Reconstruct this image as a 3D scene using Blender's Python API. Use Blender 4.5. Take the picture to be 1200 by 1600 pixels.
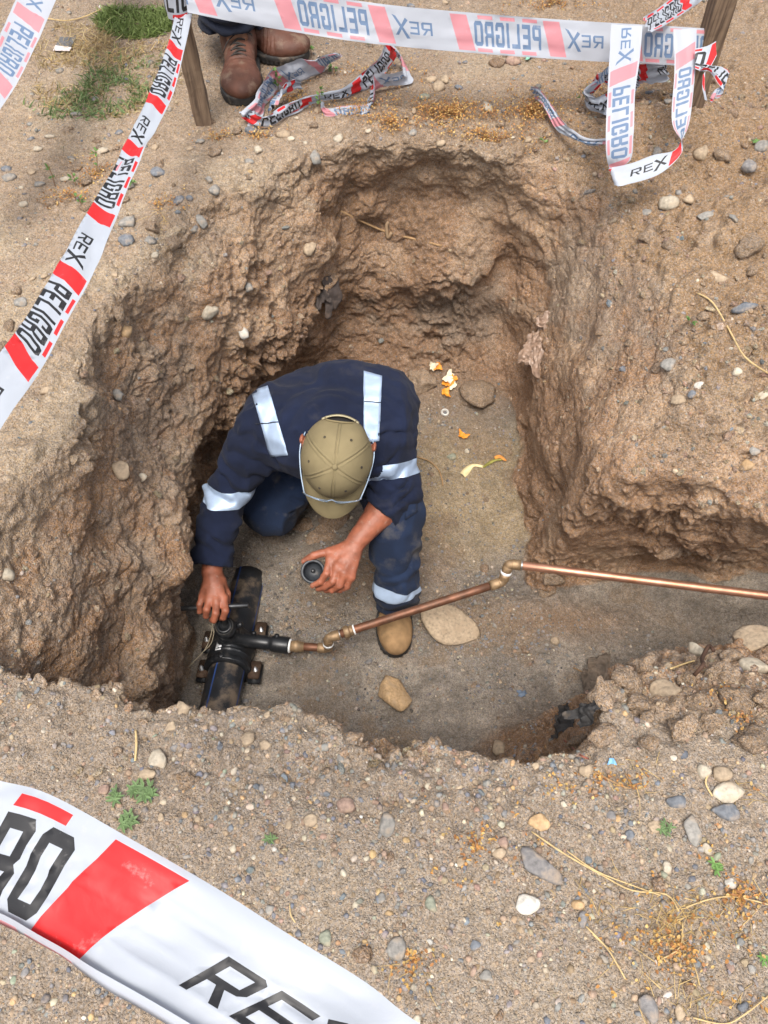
import bpy, bmesh, math, random
import numpy as np
from mathutils import Vector, Matrix
from mathutils.geometry import delaunay_2d_cdt
R = math.radians
random.seed(7)
rng = np.random.default_rng(7)
for o in list(bpy.data.objects):
    bpy.data.objects.remove(o, do_unlink=True)
scene = bpy.context.scene
COL = scene.collection

# ------------------------------------------------------------ camera
CAMZ = 1.40
TILT = 32.0
cam_d = bpy.data.cameras.new('camera')
cam = bpy.data.objects.new('camera', cam_d)
COL.objects.link(cam)
cam.location = (0, 0, CAMZ)
cam.rotation_euler = (R(TILT), 0, 0)
cam_d.sensor_fit = 'VERTICAL'
cam_d.sensor_height = 24.0
cam_d.lens = 24.0 * 1232 / 1600
cam_d.clip_start = 0.02
cam_d.clip_end = 500
scene.camera = cam

# ------------------------------------------------------------ sky and sun (bright, hazy daylight)
SUN_EL, SUN_ROT = R(70), R(190)
world = bpy.data.worlds.new('World')
scene.world = world
world.use_nodes = True
wn = world.node_tree
wn.nodes.clear()
sky = wn.nodes.new('ShaderNodeTexSky')
sky.sky_type = 'NISHITA'
sky.sun_disc = False
sky.sun_elevation = SUN_EL
sky.sun_rotation = SUN_ROT
sky.air_density = 1.0
sky.dust_density = 5.0
sky.ozone_density = 1.0
hsv = wn.nodes.new('ShaderNodeHueSaturation')
hsv.inputs['Saturation'].default_value = 0.45
bg = wn.nodes.new('ShaderNodeBackground')
bg.inputs['Strength'].default_value = 0.13
wo = wn.nodes.new('ShaderNodeOutputWorld')
wn.links.new(sky.outputs[0], hsv.inputs['Color'])
wn.links.new(hsv.outputs[0], bg.inputs['Color'])
wn.links.new(bg.outputs[0], wo.inputs['Surface'])
sd = bpy.data.lights.new('sun', 'SUN')
sd.energy = 1.5
sd.angle = R(24)
sd.color = (1.0, 0.95, 0.88)
sun = bpy.data.objects.new('sun', sd)
COL.objects.link(sun)
_dir = Vector((math.sin(SUN_ROT) * math.cos(SUN_EL), math.cos(SUN_ROT) * math.cos(SUN_EL), math.sin(SUN_EL)))
sun.rotation_euler = _dir.to_track_quat('Z', 'Y').to_euler()
sun.location = (0, 0, 8)
scene.view_settings.view_transform = 'Standard'
scene.view_settings.look = 'None'
scene.view_settings.exposure = 1.0
scene.view_settings.gamma = 1.0
scene.view_settings.use_curve_mapping = False

_s, _c = math.sin(R(TILT)), math.cos(R(TILT))
def P(px, py, z):
    """point on the level z that the photograph shows at (px, py)"""
    a = (px - 600) / 1232; b = (800 - py) / 1232
    d = (a, _s + b * _c, -_c + b * _s)
    k = (z - CAMZ) / d[2]
    return Vector((d[0] * k, d[1] * k, z))

# ------------------------------------------------------------ numpy noise
def _hash(ix, iy, iz, seed):
    h = (ix.astype(np.uint32) * np.uint32(374761393) + iy.astype(np.uint32) * np.uint32(668265263)
         + iz.astype(np.uint32) * np.uint32(2147483647) + np.uint32((seed * 1274126177) & 0xffffffff))
    h = (h ^ (h >> np.uint32(13))) * np.uint32(1274126177)
    h = (h ^ (h >> np.uint32(16))) * np.uint32(2246822519)
    h = h ^ (h >> np.uint32(13))
    return h
def vnoise(p, scale, seed=0):
    """value noise, -1..1; p is N x 3 in metres, scale = cells per metre"""
    q = p * scale + 1000.0
    i = np.floor(q).astype(np.int64)
    f = (q - i).astype(np.float32)
    f = f * f * f * (f * (f * 6 - 15) + 10)
    out = 0
    for dx in (0, 1):
        wx = f[:, 0] if dx else 1 - f[:, 0]
        for dy in (0, 1):
            wy = f[:, 1] if dy else 1 - f[:, 1]
            for dz in (0, 1):
                wz = f[:, 2] if dz else 1 - f[:, 2]
                h = _hash(i[:, 0] + dx, i[:, 1] + dy, i[:, 2] + dz, seed)
                out = out + wx * wy * wz * (h.astype(np.float32) * (2.0 / 4294967295.0) - 1)
    return out
def fbm(p, scale, octs=3, seed=0, gain=0.5):
    a, s, o = 1.0, scale, 0
    for k in range(octs):
        o = o + a * vnoise(p, s, seed + 17 * k); a *= gain; s *= 2.03
    return o
def worley(p, scale, seed=0, second=False):
    q = p * scale + 1000.0
    i = np.floor(q).astype(np.int64)
    f = (q - i).astype(np.float32)
    best = np.full(len(p), 9.0, np.float32); sec = best.copy()
    for dx in (-1, 0, 1):
        for dy in (-1, 0, 1):
            for dz in (-1, 0, 1):
                h = _hash(i[:, 0] + dx, i[:, 1] + dy, i[:, 2] + dz, seed)
                jx = (h & np.uint32(1023)).astype(np.float32) / 1023
                jy = ((h >> np.uint32(10)) & np.uint32(1023)).astype(np.float32) / 1023
                jz = ((h >> np.uint32(20)) & np.uint32(1023)).astype(np.float32) / 1023
                d = (dx + jx - f[:, 0])**2 + (dy + jy - f[:, 1])**2 + (dz + jz - f[:, 2])**2
                if second:
                    sec = np.minimum(sec, np.maximum(best, d))
                best = np.minimum(best, d)
    return (np.sqrt(best), np.sqrt(sec)) if second else np.sqrt(best)
def sstep(a, b, x):
    t = np.clip((x - a) / (b - a), 0, 1)
    return t * t * (3 - 2 * t)

# ------------------------------------------------------------ signed distance helpers and surface nets
def smin(a, b, k):
    h = np.clip(0.5 + 0.5 * (b - a) / k, 0, 1)
    return b + (a - b) * h - k * h * (1 - h)
def smax(a, b, k):
    return -smin(-a, -b, k)
def cone(p, a, b, r1, r2, flat=None):
    """round cone from a to b; flat = (axis, factor) squashes it along an axis"""
    a = np.asarray(a, float); b = np.asarray(b, float)
    ba = b - a; pa = p - a
    t = np.clip(pa @ ba / max(ba @ ba, 1e-12), 0, 1)
    v = pa - t[:, None] * ba
    if flat is not None:
        ax = np.asarray(flat[0], float); ax = ax / np.linalg.norm(ax)
        c = v @ ax
        v = v + (c * (1 / flat[1] - 1))[:, None] * ax
        return (np.linalg.norm(v, axis=1) - (r1 + (r2 - r1) * t)) * min(1, flat[1] * 1.25)
    return np.linalg.norm(v, axis=1) - (r1 + (r2 - r1) * t)
def ellip(p, c, M, r):
    """ellipsoid; M = 3x3 whose rows are its axes, r its radii"""
    q = (p - np.asarray(c, float)) @ np.asarray(M, float).T
    r = np.asarray(r, float)
    k0 = np.linalg.norm(q / r, axis=1); k1 = np.linalg.norm(q / (r * r), axis=1)
    return k0 * (k0 - 1) / np.maximum(k1, 1e-9)

def surface_net(fn, lo, hi, h, B=20, slack=1.6):
    lo = np.asarray(lo, float); hi = np.asarray(hi, float)
    n = np.ceil((hi - lo) / h).astype(int) + 1
    nb = np.ceil(n / B).astype(int)
    G = (nb * B + 2).astype(np.int64)
    bi = np.stack(np.meshgrid(*[np.arange(k) for k in nb], indexing='ij'), -1).reshape(-1, 3)
    cen = lo + (bi * B + B / 2) * h
    d = fn(cen)
    act = bi[np.abs(d) < slack * 0.5 * math.sqrt(3) * B * h]
    ar = np.arange(B + 1)
    loc = np.stack(np.meshgrid(ar, ar, ar, indexing='ij'), -1).reshape(-1, 3)
    corners = [(a, b, c) for a in (0, 1) for b in (0, 1) for c in (0, 1)]
    edges = [(a, b) for a in range(8) for b in range(a + 1, 8)
             if sum(abs(corners[a][k] - corners[b][k]) for k in range(3)) == 1]
    VK, VP, FQ = [], [], []
    def key(c):
        return (c[:, 0] * G[1] + c[:, 1]) * G[2] + c[:, 2]
    for b0 in act:
        g = b0 * B
        pts = lo + (g + loc) * h
        F = fn(pts).reshape(B + 1, B + 1, B + 1)
        S = F < 0
        if S.all() or not S.any():
            continue
        sub = [F[a:a + B, b:b + B, c:c + B] for a, b, c in corners]
        ss = [x < 0 for x in sub]
        tot = sum(x.astype(np.int8) for x in ss)
        m = (tot > 0) & (tot < 8)
        idx = np.argwhere(m)
        if len(idx):
            vals = [x[m] for x in sub]
            acc = np.zeros((len(idx), 3)); cnt = np.zeros(len(idx))
            for a, b in edges:
                va, vb = vals[a], vals[b]
                cr = (va < 0) != (vb < 0)
                t = np.where(cr, va / np.where(cr, va - vb, 1), 0)
                ca = np.array(corners[a], float); cb = np.array(corners[b], float)
                acc += np.where(cr[:, None], ca + t[:, None] * (cb - ca), 0); cnt += cr
            VP.append(lo + (g + idx + acc / cnt[:, None]) * h)
            VK.append(key((g + idx).astype(np.int64)))
        for ax in range(3):
            sl0 = [slice(0, B)] * 3; sl1 = [slice(0, B)] * 3
            sl1[ax] = slice(1, B + 1)
            A, C2 = S[tuple(sl0)], S[tuple(sl1)]
            cr = A != C2
            e = np.argwhere(cr)
            if not len(e): continue
            flip = A[cr]
            e = (e + g).astype(np.int64)
            u, v = (ax + 1) % 3, (ax + 2) % 3
            q = []
            for du, dv in ((-1, -1), (0, -1), (0, 0), (-1, 0)):
                c = e.copy(); c[:, u] += du; c[:, v] += dv
                bad = (c < 0).any(axis=1)
                k = key(c); k[bad] = -1
                q.append(k)
            q = np.stack(q, 1)
            q[~flip] = q[~flip][:, ::-1]
            FQ.append(q)
    VK = np.concatenate(VK); VP = np.concatenate(VP); FQ = np.concatenate(FQ)
    o = np.argsort(VK); VK = VK[o]; VP = VP[o]
    j = np.searchsorted(VK, FQ); j = np.clip(j, 0, len(VK) - 1)
    ok = (VK[j] == FQ).all(axis=1)
    return VP, j[ok]
def project(fn, V, h, it=2):
    """pull net vertices onto the exact surface"""
    for _ in range(it):
        d = fn(V); e = h * 0.25
        g = np.stack([fn(V + np.eye(3)[k] * e) - fn(V - np.eye(3)[k] * e) for k in range(3)], 1) / (2 * e)
        n = (g * g).sum(1)
        st = -(d / np.maximum(n, 0.2))[:, None] * g
        V = V + np.clip(st, -h * .6, h * .6)
    return V

# ------------------------------------------------------------ object helpers
def mesh_np(name, V, F, mat=None, smooth=True, parent=None, colors=None, matidx=None):
    me = bpy.data.meshes.new(name)
    V = np.asarray(V, np.float32); F = np.asarray(F, np.int32)
    k = F.shape[1]
    me.vertices.add(len(V)); me.vertices.foreach_set('co', V.ravel())
    me.loops.add(F.size); me.loops.foreach_set('vertex_index', F.ravel())
    me.polygons.add(len(F))
    me.polygons.foreach_set('loop_start', np.arange(0, F.size, k, dtype=np.int32))
    me.polygons.foreach_set('loop_total', np.full(len(F), k, np.int32))
    if matidx is not None:
        me.polygons.foreach_set('material_index', np.asarray(matidx, np.int32))
    me.polygons.foreach_set('use_smooth', np.full(len(F), smooth, bool))
    me.update(calc_edges=True)
    me.validate()
    if colors is not None:
        at = me.color_attributes.new('tint', 'FLOAT_COLOR', 'POINT')
        c = np.ones((len(V), 4), np.float32); c[:, :3] = colors
        at.data.foreach_set('color', c.ravel())
    for m in (mat if isinstance(mat, (list, tuple)) else [mat]):
        if m: me.materials.append(m)
    o = bpy.data.objects.new(name, me)
    COL.objects.link(o)
    if parent is not None:
        o.parent = parent
        o.matrix_parent_inverse = Matrix.Translation(-parent.location) if parent.parent is None else Matrix.Identity(4)
        if parent.parent is not None:
            o.matrix_parent_inverse = parent_world(parent).inverted()
    return o
def parent_world(o):
    m = Matrix.LocRotScale(o.location, o.rotation_euler, o.scale)
    if o.parent is not None:
        m = parent_world(o.parent) @ o.matrix_parent_inverse @ m
    return m
def obj_bm(name, bm, mat, parent=None, smooth=True):
    me = bpy.data.meshes.new(name)
    bmesh.ops.recalc_face_normals(bm, faces=bm.faces)
    bm.to_mesh(me); bm.free()
    for p in me.polygons: p.use_smooth = smooth
    for m in (mat if isinstance(mat, (list, tuple)) else [mat]):
        me.materials.append(m)
    o = bpy.data.objects.new(name, me); COL.objects.link(o)
    if parent is not None:
        o.parent = parent
        o.matrix_parent_inverse = parent_world(parent).inverted()
    return o
def tag(o, label=None, cat=None, group=None, kind=None):
    if label: o['label'] = label
    if cat: o['category'] = cat
    if group: o['group'] = group
    if kind: o['kind'] = kind
    return o
def empty(name, loc, label=None, cat=None, group=None):
    o = bpy.data.objects.new(name, None); COL.objects.link(o)
    o.location = loc; o.empty_display_size = 0.05
    return tag(o, label, cat, group)
def sdf_obj(name, fn, lo, hi, h, mat, parent=None, post=None, it=2):
    V, F = surface_net(fn, lo, hi, h)
    V = project(fn, V, h, it)
    if post is not None: V = post(V)
    return mesh_np(name, V, F, mat, True, parent)
def normals_np(V, F):
    a = V[F[:, 0]]; b = V[F[:, 1]]; c = V[F[:, 2]]; d = V[F[:, 3]]
    n = np.cross(c - a, d - b)
    N = np.zeros_like(V)
    for k in range(4): np.add.at(N, F[:, k], n)
    return N / np.maximum(np.linalg.norm(N, axis=1, keepdims=True), 1e-12)

# ------------------------------------------------------------ materials
def srgb(r, g, b):
    f = lambda c: (c / 255 / 12.92) if c / 255 <= 0.04045 else ((c / 255 + 0.055) / 1.055) ** 2.4
    return (f(r), f(g), f(b), 1)
def new_mat(name):
    m = bpy.data.materials.new(name); m.use_nodes = True
    nt = m.node_tree; b = nt.nodes['Principled BSDF']
    return m, nt, b
def N(nt, t, **kw):
    n = nt.nodes.new(t)
    for k, v in kw.items():
        if k in n.inputs: n.inputs[k].default_value = v
        else: setattr(n, k, v)
    return n
def simple(name, col, rough=0.6, var=0.15, vscale=30, bump=0.0, bscale=200, metal=0.0, dirt=None, dirt_amt=0.0, dscale=12, spec=0.5, sheen=0.0, bdist=0.001, coord='Object'):
    m, nt, b = new_mat(name)
    L = nt.links.new
    tc = N(nt, 'ShaderNodeTexCoord')
    nz = N(nt, 'ShaderNodeTexNoise'); nz.inputs['Scale'].default_value = vscale; nz.inputs['Detail'].default_value = 5
    L(tc.outputs[coord], nz.inputs['Vector'])
    rp = N(nt, 'ShaderNodeValToRGB')
    c = np.array(col[:3])
    rp.color_ramp.elements[0].position = 0.3; rp.color_ramp.elements[1].position = 0.7
    rp.color_ramp.elements[0].color = (*(c * (1 - var)), 1)
    rp.color_ramp.elements[1].color = (*np.minimum(c * (1 + var), 1), 1)
    L(nz.outputs['Fac'], rp.inputs['Fac'])
    out = rp.outputs['Color']
    if dirt is not None:
        n2 = N(nt, 'ShaderNodeTexNoise'); n2.inputs['Scale'].default_value = dscale; n2.inputs['Detail'].default_value = 8
        n2.inputs['Roughness'].default_value = 0.65
        L(tc.outputs[coord], n2.inputs['Vector'])
        r2 = N(nt, 'ShaderNodeMapRange'); r2.inputs['From Min'].default_value = 0.62 - dirt_amt * .35; r2.inputs['From Max'].default_value = 0.75 - dirt_amt * .3
        r2.inputs['To Max'].default_value = min(1, 0.35 + dirt_amt)
        L(n2.outputs['Fac'], r2.inputs['Value'])
        mx = N(nt, 'ShaderNodeMix', data_type='RGBA')
        L(r2.outputs[0], mx.inputs['Factor']); L(out, mx.inputs[6]); mx.inputs[7].default_value = dirt
        out = mx.outputs[2]
    L(out, b.inputs['Base Color'])
    b.inputs['Roughness'].default_value = rough
    b.inputs['Metallic'].default_value = metal
    b.inputs['Specular IOR Level'].default_value = spec
    if sheen: b.inputs['Sheen Weight'].default_value = sheen; b.inputs['Sheen Roughness'].default_value = 0.6
    if bump:
        n3 = N(nt, 'ShaderNodeTexNoise'); n3.inputs['Scale'].default_value = bscale; n3.inputs['Detail'].default_value = 4
        L(tc.outputs[coord], n3.inputs['Vector'])
        bp = N(nt, 'ShaderNodeBump'); bp.inputs['Strength'].default_value = bump; bp.inputs['Distance'].default_value = bdist
        L(n3.outputs['Fac'], bp.inputs['Height']); L(bp.outputs[0], b.inputs['Normal'])
    return m
# ============================================================ GROUND WITH THE PIT
def soil_material():
    m, nt, b = new_mat('soil')
    L = nt.links.new
    tc = N(nt, 'ShaderNodeTexCoord')
    at = N(nt, 'ShaderNodeAttribute', attribute_name='tint')
    def noise(sc, det=6, ro=0.6):
        n = N(nt, 'ShaderNodeTexNoise'); n.inputs['Scale'].default_value = sc; n.inputs['Detail'].default_value = det
        n.inputs['Roughness'].default_value = ro
        L(tc.outputs['Object'], n.inputs['Vector']); return n
    n1 = noise(260, 3, .6); n2 = noise(60, 5, .65)
    vo = N(nt, 'ShaderNodeTexVoronoi'); vo.inputs['Scale'].default_value = 330
    L(tc.outputs['Object'], vo.inputs['Vector'])
    # grain-to-grain colour
    hs = N(nt, 'ShaderNodeHueSaturation')
    sep = N(nt, 'ShaderNodeSeparateColor'); L(vo.outputs['Color'], sep.inputs[0])
    mr = N(nt, 'ShaderNodeMapRange'); mr.inputs['To Min'].default_value = 0.72; mr.inputs['To Max'].default_value = 1.28
    L(sep.outputs[0], mr.inputs['Value'])
    ms = N(nt, 'ShaderNodeMapRange'); ms.inputs['To Min'].default_value = 0.7; ms.inputs['To Max'].default_value = 1.2
    L(sep.outputs[1], ms.inputs['Value'])
    L(mr.outputs[0], hs.inputs['Value']); L(ms.outputs[0], hs.inputs['Saturation'])
    L(at.outputs['Color'], hs.inputs['Color'])
    h2 = N(nt, 'ShaderNodeHueSaturation')
    m2 = N(nt, 'ShaderNodeMapRange'); m2.inputs['From Min'].default_value = .25; m2.inputs['From Max'].default_value = .75
    m2.inputs['To Min'].default_value = 0.75; m2.inputs['To Max'].default_value = 1.25
    L(n2.outputs['Fac'], m2.inputs['Value']); L(m2.outputs[0], h2.inputs['Value']); L(hs.outputs[0], h2.inputs['Color'])
    L(h2.outputs[0], b.inputs['Base Color'])
    b.inputs['Roughness'].default_value = 0.95
    b.inputs['Specular IOR Level'].default_value = 0.25
    b1 = N(nt, 'ShaderNodeBump'); b1.inputs['Distance'].default_value = 0.004; b1.inputs['Strength'].default_value = 0.9
    L(n1.outputs['Fac'], b1.inputs['Height'])
    b2 = N(nt, 'ShaderNodeBump'); b2.inputs['Distance'].default_value = 0.003; b2.inputs['Strength'].default_value = 0.8
    b2.invert = True
    L(vo.outputs['Distance'], b2.inputs['Height']); L(b1.outputs[0], b2.inputs['Normal'])
    b3 = N(nt, 'ShaderNodeBump'); b3.inputs['Distance'].default_value = 0.012; b3.inputs['Strength'].default_value = 0.7
    L(n2.outputs['Fac'], b3.inputs['Height']); L(b2.outputs[0], b3.inputs['Normal'])
    L(b3.outputs[0], b.inputs['Normal'])
    return m
SOIL = soil_material()

FLOOR = -0.95
# outline of the pit at five depths (x, y in metres)
LEV_Z = np.array([0.0, -0.22, -0.48, -0.75, -1.02])
near = [(-.715,.528),(-.592,.512),(-.45,.49),(-.367,.466),(-.289,.435),(-.206,.413),(-.1,.40),(0,.394),(.113,.383),(.226,.372),(.338,.368)]
LEVELS = [
 near + [(.41,.42),(.44,.49),(.48,.57),(.60,.64),(.72,.68),(.83,.70),(1.2,.74),(1.7,.78),(1.7,.97),(1.2,.95),(.90,.94),(.82,1.0),(.75,1.05),(.69,1.09),(.63,1.10),(.61,1.14),
   (.62,1.2),(.67,1.4),(.68,1.55),(.68,1.75),(.65,1.97),(.50,2.10),(.30,2.14),(.20,2.16),(.16,2.15),(0,2.13),(-.1,2.15),(-.17,2.12),(-.27,2.03),(-.44,1.90),(-.58,1.70),(-.69,1.57),(-.71,1.43),(-.70,1.22),(-.70,1.04),(-.76,.9),(-.80,.75),(-.78,.60)],
 near + [(.42,.43),(.46,.50),(.50,.59),(.61,.655),(.72,.69),(.83,.71),(1.2,.75),(1.7,.79),(1.7,1.0),(1.2,1.0),(.93,.99),(.85,1.04),(.76,1.09),(.66,1.10),(.60,1.10),(.57,1.13),
   (.565,1.2),(.61,1.4),(.62,1.55),(.61,1.75),(.60,2.0),(.46,2.16),(.30,2.17),(.20,2.24),(.10,2.25),(0,2.24),(-.1,2.19),(-.15,2.14),(-.22,2.0),(-.38,1.84),(-.52,1.66),(-.63,1.52),(-.66,1.38),(-.65,1.2),(-.66,1.04),(-.70,.9),(-.73,.75),(-.74,.60)],
 [(-.66,.54),(-.56,.50),(-.45,.47),(-.367,.45),(-.289,.42),(-.206,.40),(-.1,.39),(0,.385),(.113,.375),(.226,.37),(.338,.37),(.42,.45),(.46,.52),(.52,.62),(.62,.68),(.72,.71),(.82,.73),(1.2,.77),(1.7,.81),(1.7,1.06),(1.2,1.08),(.95,1.08),(.85,1.12),(.76,1.14),(.66,1.13),(.58,1.13),(.54,1.15),
   (.52,1.2),(.55,1.4),(.555,1.55),(.55,1.75),(.55,2.0),(.44,2.16),(.28,2.13),(.15,2.12),(.05,2.13),(-.05,2.13),(-.14,2.10),(-.17,2.0),(-.22,1.91),(-.36,1.76),(-.50,1.56),(-.57,1.42),(-.59,1.28),(-.575,1.15),(-.56,1.0),(-.57,.88),(-.57,.75),(-.60,.62)],
 [(-.60,.50),(-.55,.47),(-.45,.45),(-.367,.43),(-.289,.40),(-.206,.38),(-.1,.37),(0,.37),(.113,.37),(.226,.37),(.32,.38),(.40,.48),(.44,.58),(.52,.70),(.64,.76),(.76,.77),(.86,.78),(1.2,.80),(1.7,.84),(1.7,1.2),(1.2,1.20),(.95,1.20),(.85,1.19),(.76,1.19),(.66,1.19),(.58,1.18),(.53,1.17),
   (.50,1.2),(.52,1.4),(.525,1.55),(.52,1.75),(.51,1.97),(.42,2.17),(.24,2.14),(.14,2.15),(.05,2.15),(-.05,2.15),(-.14,2.13),(-.20,2.08),(-.27,2.0),(-.40,1.87),(-.52,1.68),(-.60,1.5),(-.64,1.3),(-.64,1.15),(-.61,1.0),(-.61,.88),(-.61,.75),(-.61,.62)],
 [(-.62,.46),(-.55,.43),(-.45,.41),(-.367,.39),(-.289,.37),(-.206,.36),(-.1,.36),(0,.36),(.113,.37),(.226,.38),(.32,.42),(.38,.52),(.42,.62),(.52,.76),(.64,.82),(.76,.83),(.86,.84),(1.2,.85),(1.7,.88),(1.7,1.22),(1.2,1.22),(.95,1.20),(.85,1.20),(.76,1.20),(.62,1.20),(.54,1.18),(.50,1.16),
   (.48,1.2),(.495,1.4),(.50,1.55),(.495,1.75),(.49,1.97),(.40,2.18),(.24,2.15),(.14,2.15),(.05,2.16),(-.05,2.16),(-.16,2.14),(-.24,2.1),(-.3,2.0),(-.42,1.9),(-.56,1.72),(-.64,1.5),(-.68,1.3),(-.67,1.15),(-.65,1.0),(-.65,.88),(-.65,.75),(-.64,.62)],
]
GX0, GY0, GS, GNX, GNY = -2.2, -1.0, 0.012, 400, 400
_gx, _gy = np.meshgrid(GX0 + GS * np.arange(GNX), GY0 + GS * np.arange(GNY), indexing='ij')
def poly_sdf(poly, X, Y):
    poly = np.array(poly, float)
    d = np.full(X.shape, 1e9); ins = np.zeros(X.shape, bool)
    for a, b in zip(poly, np.roll(poly, -1, 0)):
        e = b - a; wx, wy = X - a[0], Y - a[1]
        t = np.clip((wx * e[0] + wy * e[1]) / (e @ e), 0, 1)
        d = np.minimum(d, (wx - t * e[0])**2 + (wy - t * e[1])**2)
        c = ((a[1] > Y) != (b[1] > Y)) & (X < (b[0] - a[0]) * (Y - a[1]) / ((b[1] - a[1]) if b[1] != a[1] else 1e-9) + a[0])
        ins ^= c
    return np.where(ins, -1, 1) * np.sqrt(d)
LEVG = np.stack([poly_sdf(l, _gx, _gy) for l in LEVELS])
def levsd(x, y, z):
    fx = np.clip((x - GX0) / GS, 0, GNX - 1.001); fy = np.clip((y - GY0) / GS, 0, GNY - 1.001)
    ix = fx.astype(int); iy = fy.astype(int); tx = fx - ix; ty = fy - iy
    zz = np.clip(z, LEV_Z[-1], 0)
    k = np.clip(np.searchsorted(-LEV_Z, -zz) - 1, 0, len(LEV_Z) - 2)
    tz = (LEV_Z[k] - zz) / (LEV_Z[k] - LEV_Z[k + 1])
    def bl(k):
        return (LEVG[k, ix, iy] * (1 - tx) * (1 - ty) + LEVG[k, ix + 1, iy] * tx * (1 - ty)
                + LEVG[k, ix, iy + 1] * (1 - tx) * ty + LEVG[k, ix + 1, iy + 1] * tx * ty)
    return bl(k) * (1 - tz) + bl(k + 1) * tz
def gauss(x, y, cx, cy, sx, sy=None):
    sy = sy or sx
    return np.exp(-((x - cx) / sx)**2 - ((y - cy) / sy)**2)
def Hsurf(x, y):
    p = np.stack([x, y, np.zeros_like(x)], 1)
    fade = 1 - sstep(1.5, 1.9, np.abs(x - .1)) 
    fade = fade * (1 - sstep(1.7, 2.2, np.abs(y - 1.4)))
    h = 0.012 * vnoise(p, 2.2, 5) + 0.007 * vnoise(p, 6, 6)
    h = h - 0.23 * sstep(.40, .70, y) * (1 - sstep(.80, .92, y)) * sstep(.36, .52, x) - 0.22 * gauss(x, y, .82, .98, .34, .24) + .040 * (vnoise(p, 5, 55) + .5 * vnoise(p, 12, 56)) * sstep(.5, .8, x) * sstep(.9, 1.1, y)
    h = h - 0.20 * gauss(x, y, .56, 1.48, .19, .42)
    h = h + 0.05 * gauss(x, y, 1.15, 1.85, .3, .25) + 0.04 * gauss(x, y, .80, 2.25, .15, .12)
    h = h + 0.02 * gauss(x, y, -.75, .95, .12, .2)
    h = h + 0.02 * gauss(x, y, -.45, 2.05, .2, .15)
    return h * fade
def Hfloor(x, y):
    p = np.stack([x, y, np.zeros_like(x)], 1)
    h = FLOOR + 0.014 * vnoise(p, 3, 15) + 0.010 * vnoise(p, 9, 16)
    for fx_, fy_ in ((.22, 1.15), (.30, 1.32), (-.25, .85), (.10, .90), (.75, .98), (1.0, 1.02), (.28, 1.62)): h = h - .016 * gauss(x, y, fx_, fy_, .045, .10)
    h = h + 0.09 * sstep(.7, 1.4, x)
    h = h + 0.30 * sstep(1.93, 2.22, y) ** 1.3
    h = h + 0.035 * gauss(x, y, .46, 1.10, .10, .05) + .006 * vnoise(p, 7, 18)
    h = h + 0.05 * gauss(x, y, .15, 1.95, .12, .10)
    h = h + 0.06 * gauss(x, y, .10, .55, .5, .12) * 0
    h = h + 0.16 * gauss(x, y, .40, .58, .14, .10)
    h = h + 0.10 * gauss(x, y, -.03, 1.30, .10, .09) * .5
    return h
def terr(p, warp=True):
    x, y, z = p[:, 0], p[:, 1], p[:, 2]
    if warp:
        w1 = vnoise(p, 4.5, 31); w2 = vnoise(p, 4.5, 32)
        w3 = vnoise(p, 11, 33); w4 = vnoise(p, 11, 34)
        wx = x + 0.024 * w1 + 0.010 * w3; wy = y + 0.024 * w2 + 0.010 * w4
        wz = z + 0.035 * vnoise(p, 6, 35) + .015 * vnoise(p, 14, 36)
        # keep the near rim calmer, it hides the floor behind it
    else: wx, wy, wz = x, y, z
    s = levsd(wx, wy, wz)
    rw = (1 - .3 * sstep(.3, .5, x) * sstep(1.1, 1.3, y)) if warp else 1
    # lumps and hollows in the walls
    if warp:
        q = p * np.array([1, 1, .8])
        w_ = worley(p * np.array([1, 1, 1.0]) + .02 * np.stack([vnoise(p, 12, 44), vnoise(p, 12, 45), vnoise(p, 12, 46)], 1), 7, 47)
        s = s + (0.020 * vnoise(q, 6, 41) + 0.012 * vnoise(q, 15, 42) + .045 * (w_ - .5)) * rw
    dp = smin(-s, z - Hfloor(x, y), 0.05)
    return smax(z - Hsurf(x, y), dp, 0.025 + .12 * sstep(.25, .5, x) * sstep(1.1, 1.3, y) + .008 * sstep(-.3, -.5, x))
GLO, GHI = np.array([-1.85, -.55, -1.15]), np.array([2.15, 3.35, .16])
tV, tF = surface_net(terr, GLO, GHI, 0.016, B=16, slack=1.9)
# two rounds of quad subdivision
def subdiv(V, F):
    n = len(V); e = np.stack([F, np.roll(F, -1, 1)], 2).reshape(-1, 2)
    e.sort(axis=1)
    k = e[:, 0].astype(np.int64) * n + e[:, 1]
    u, inv = np.unique(k, return_inverse=True)
    inv = inv.reshape(-1)
    em = (V[u // n] + V[u % n]) / 2
    fc = V[F].mean(1)
    E = inv.reshape(-1, 4) + n
    C = np.arange(len(F)) + n + len(u)
    # Catmull-Clark style smoothing of the old vertices
    acc = np.zeros((n, 3)); cnt = np.zeros(n)
    for j in range(4):
        np.add.at(acc, F[:, j], fc); np.add.at(cnt, F[:, j], 1)
    av = acc / np.maximum(cnt, 1)[:, None]
    Vn = V * .5 + av * .5
    NV = np.concatenate([Vn, em, fc])
    Q = np.concatenate([np.stack([F[:, j], E[:, j], C, E[:, j - 1]], 1) for j in range(4)])
    return NV, Q
tV, tF = subdiv(tV, tF)
c0 = tV[tF].mean(1)
tV, tF = subdiv(tV, tF)
Nn = normals_np(tV, tF)
x, y, z = tV.T
flat = sstep(.55, .85, Nn[:, 2])
onfloor = flat * (1 - sstep(-.86, -.78, z - .09 * sstep(.7, 1.4, x)))
ontop = flat * np.maximum(sstep(-.22, -.12, z), sstep(-.34, -.26, z) * (y < .8) * (x > .35))
wall = np.clip(1 - onfloor - ontop, 0, 1)
q = np.stack([x, y, z * (1 - .45 * sstep(.2, .5, x))], 1)
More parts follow.
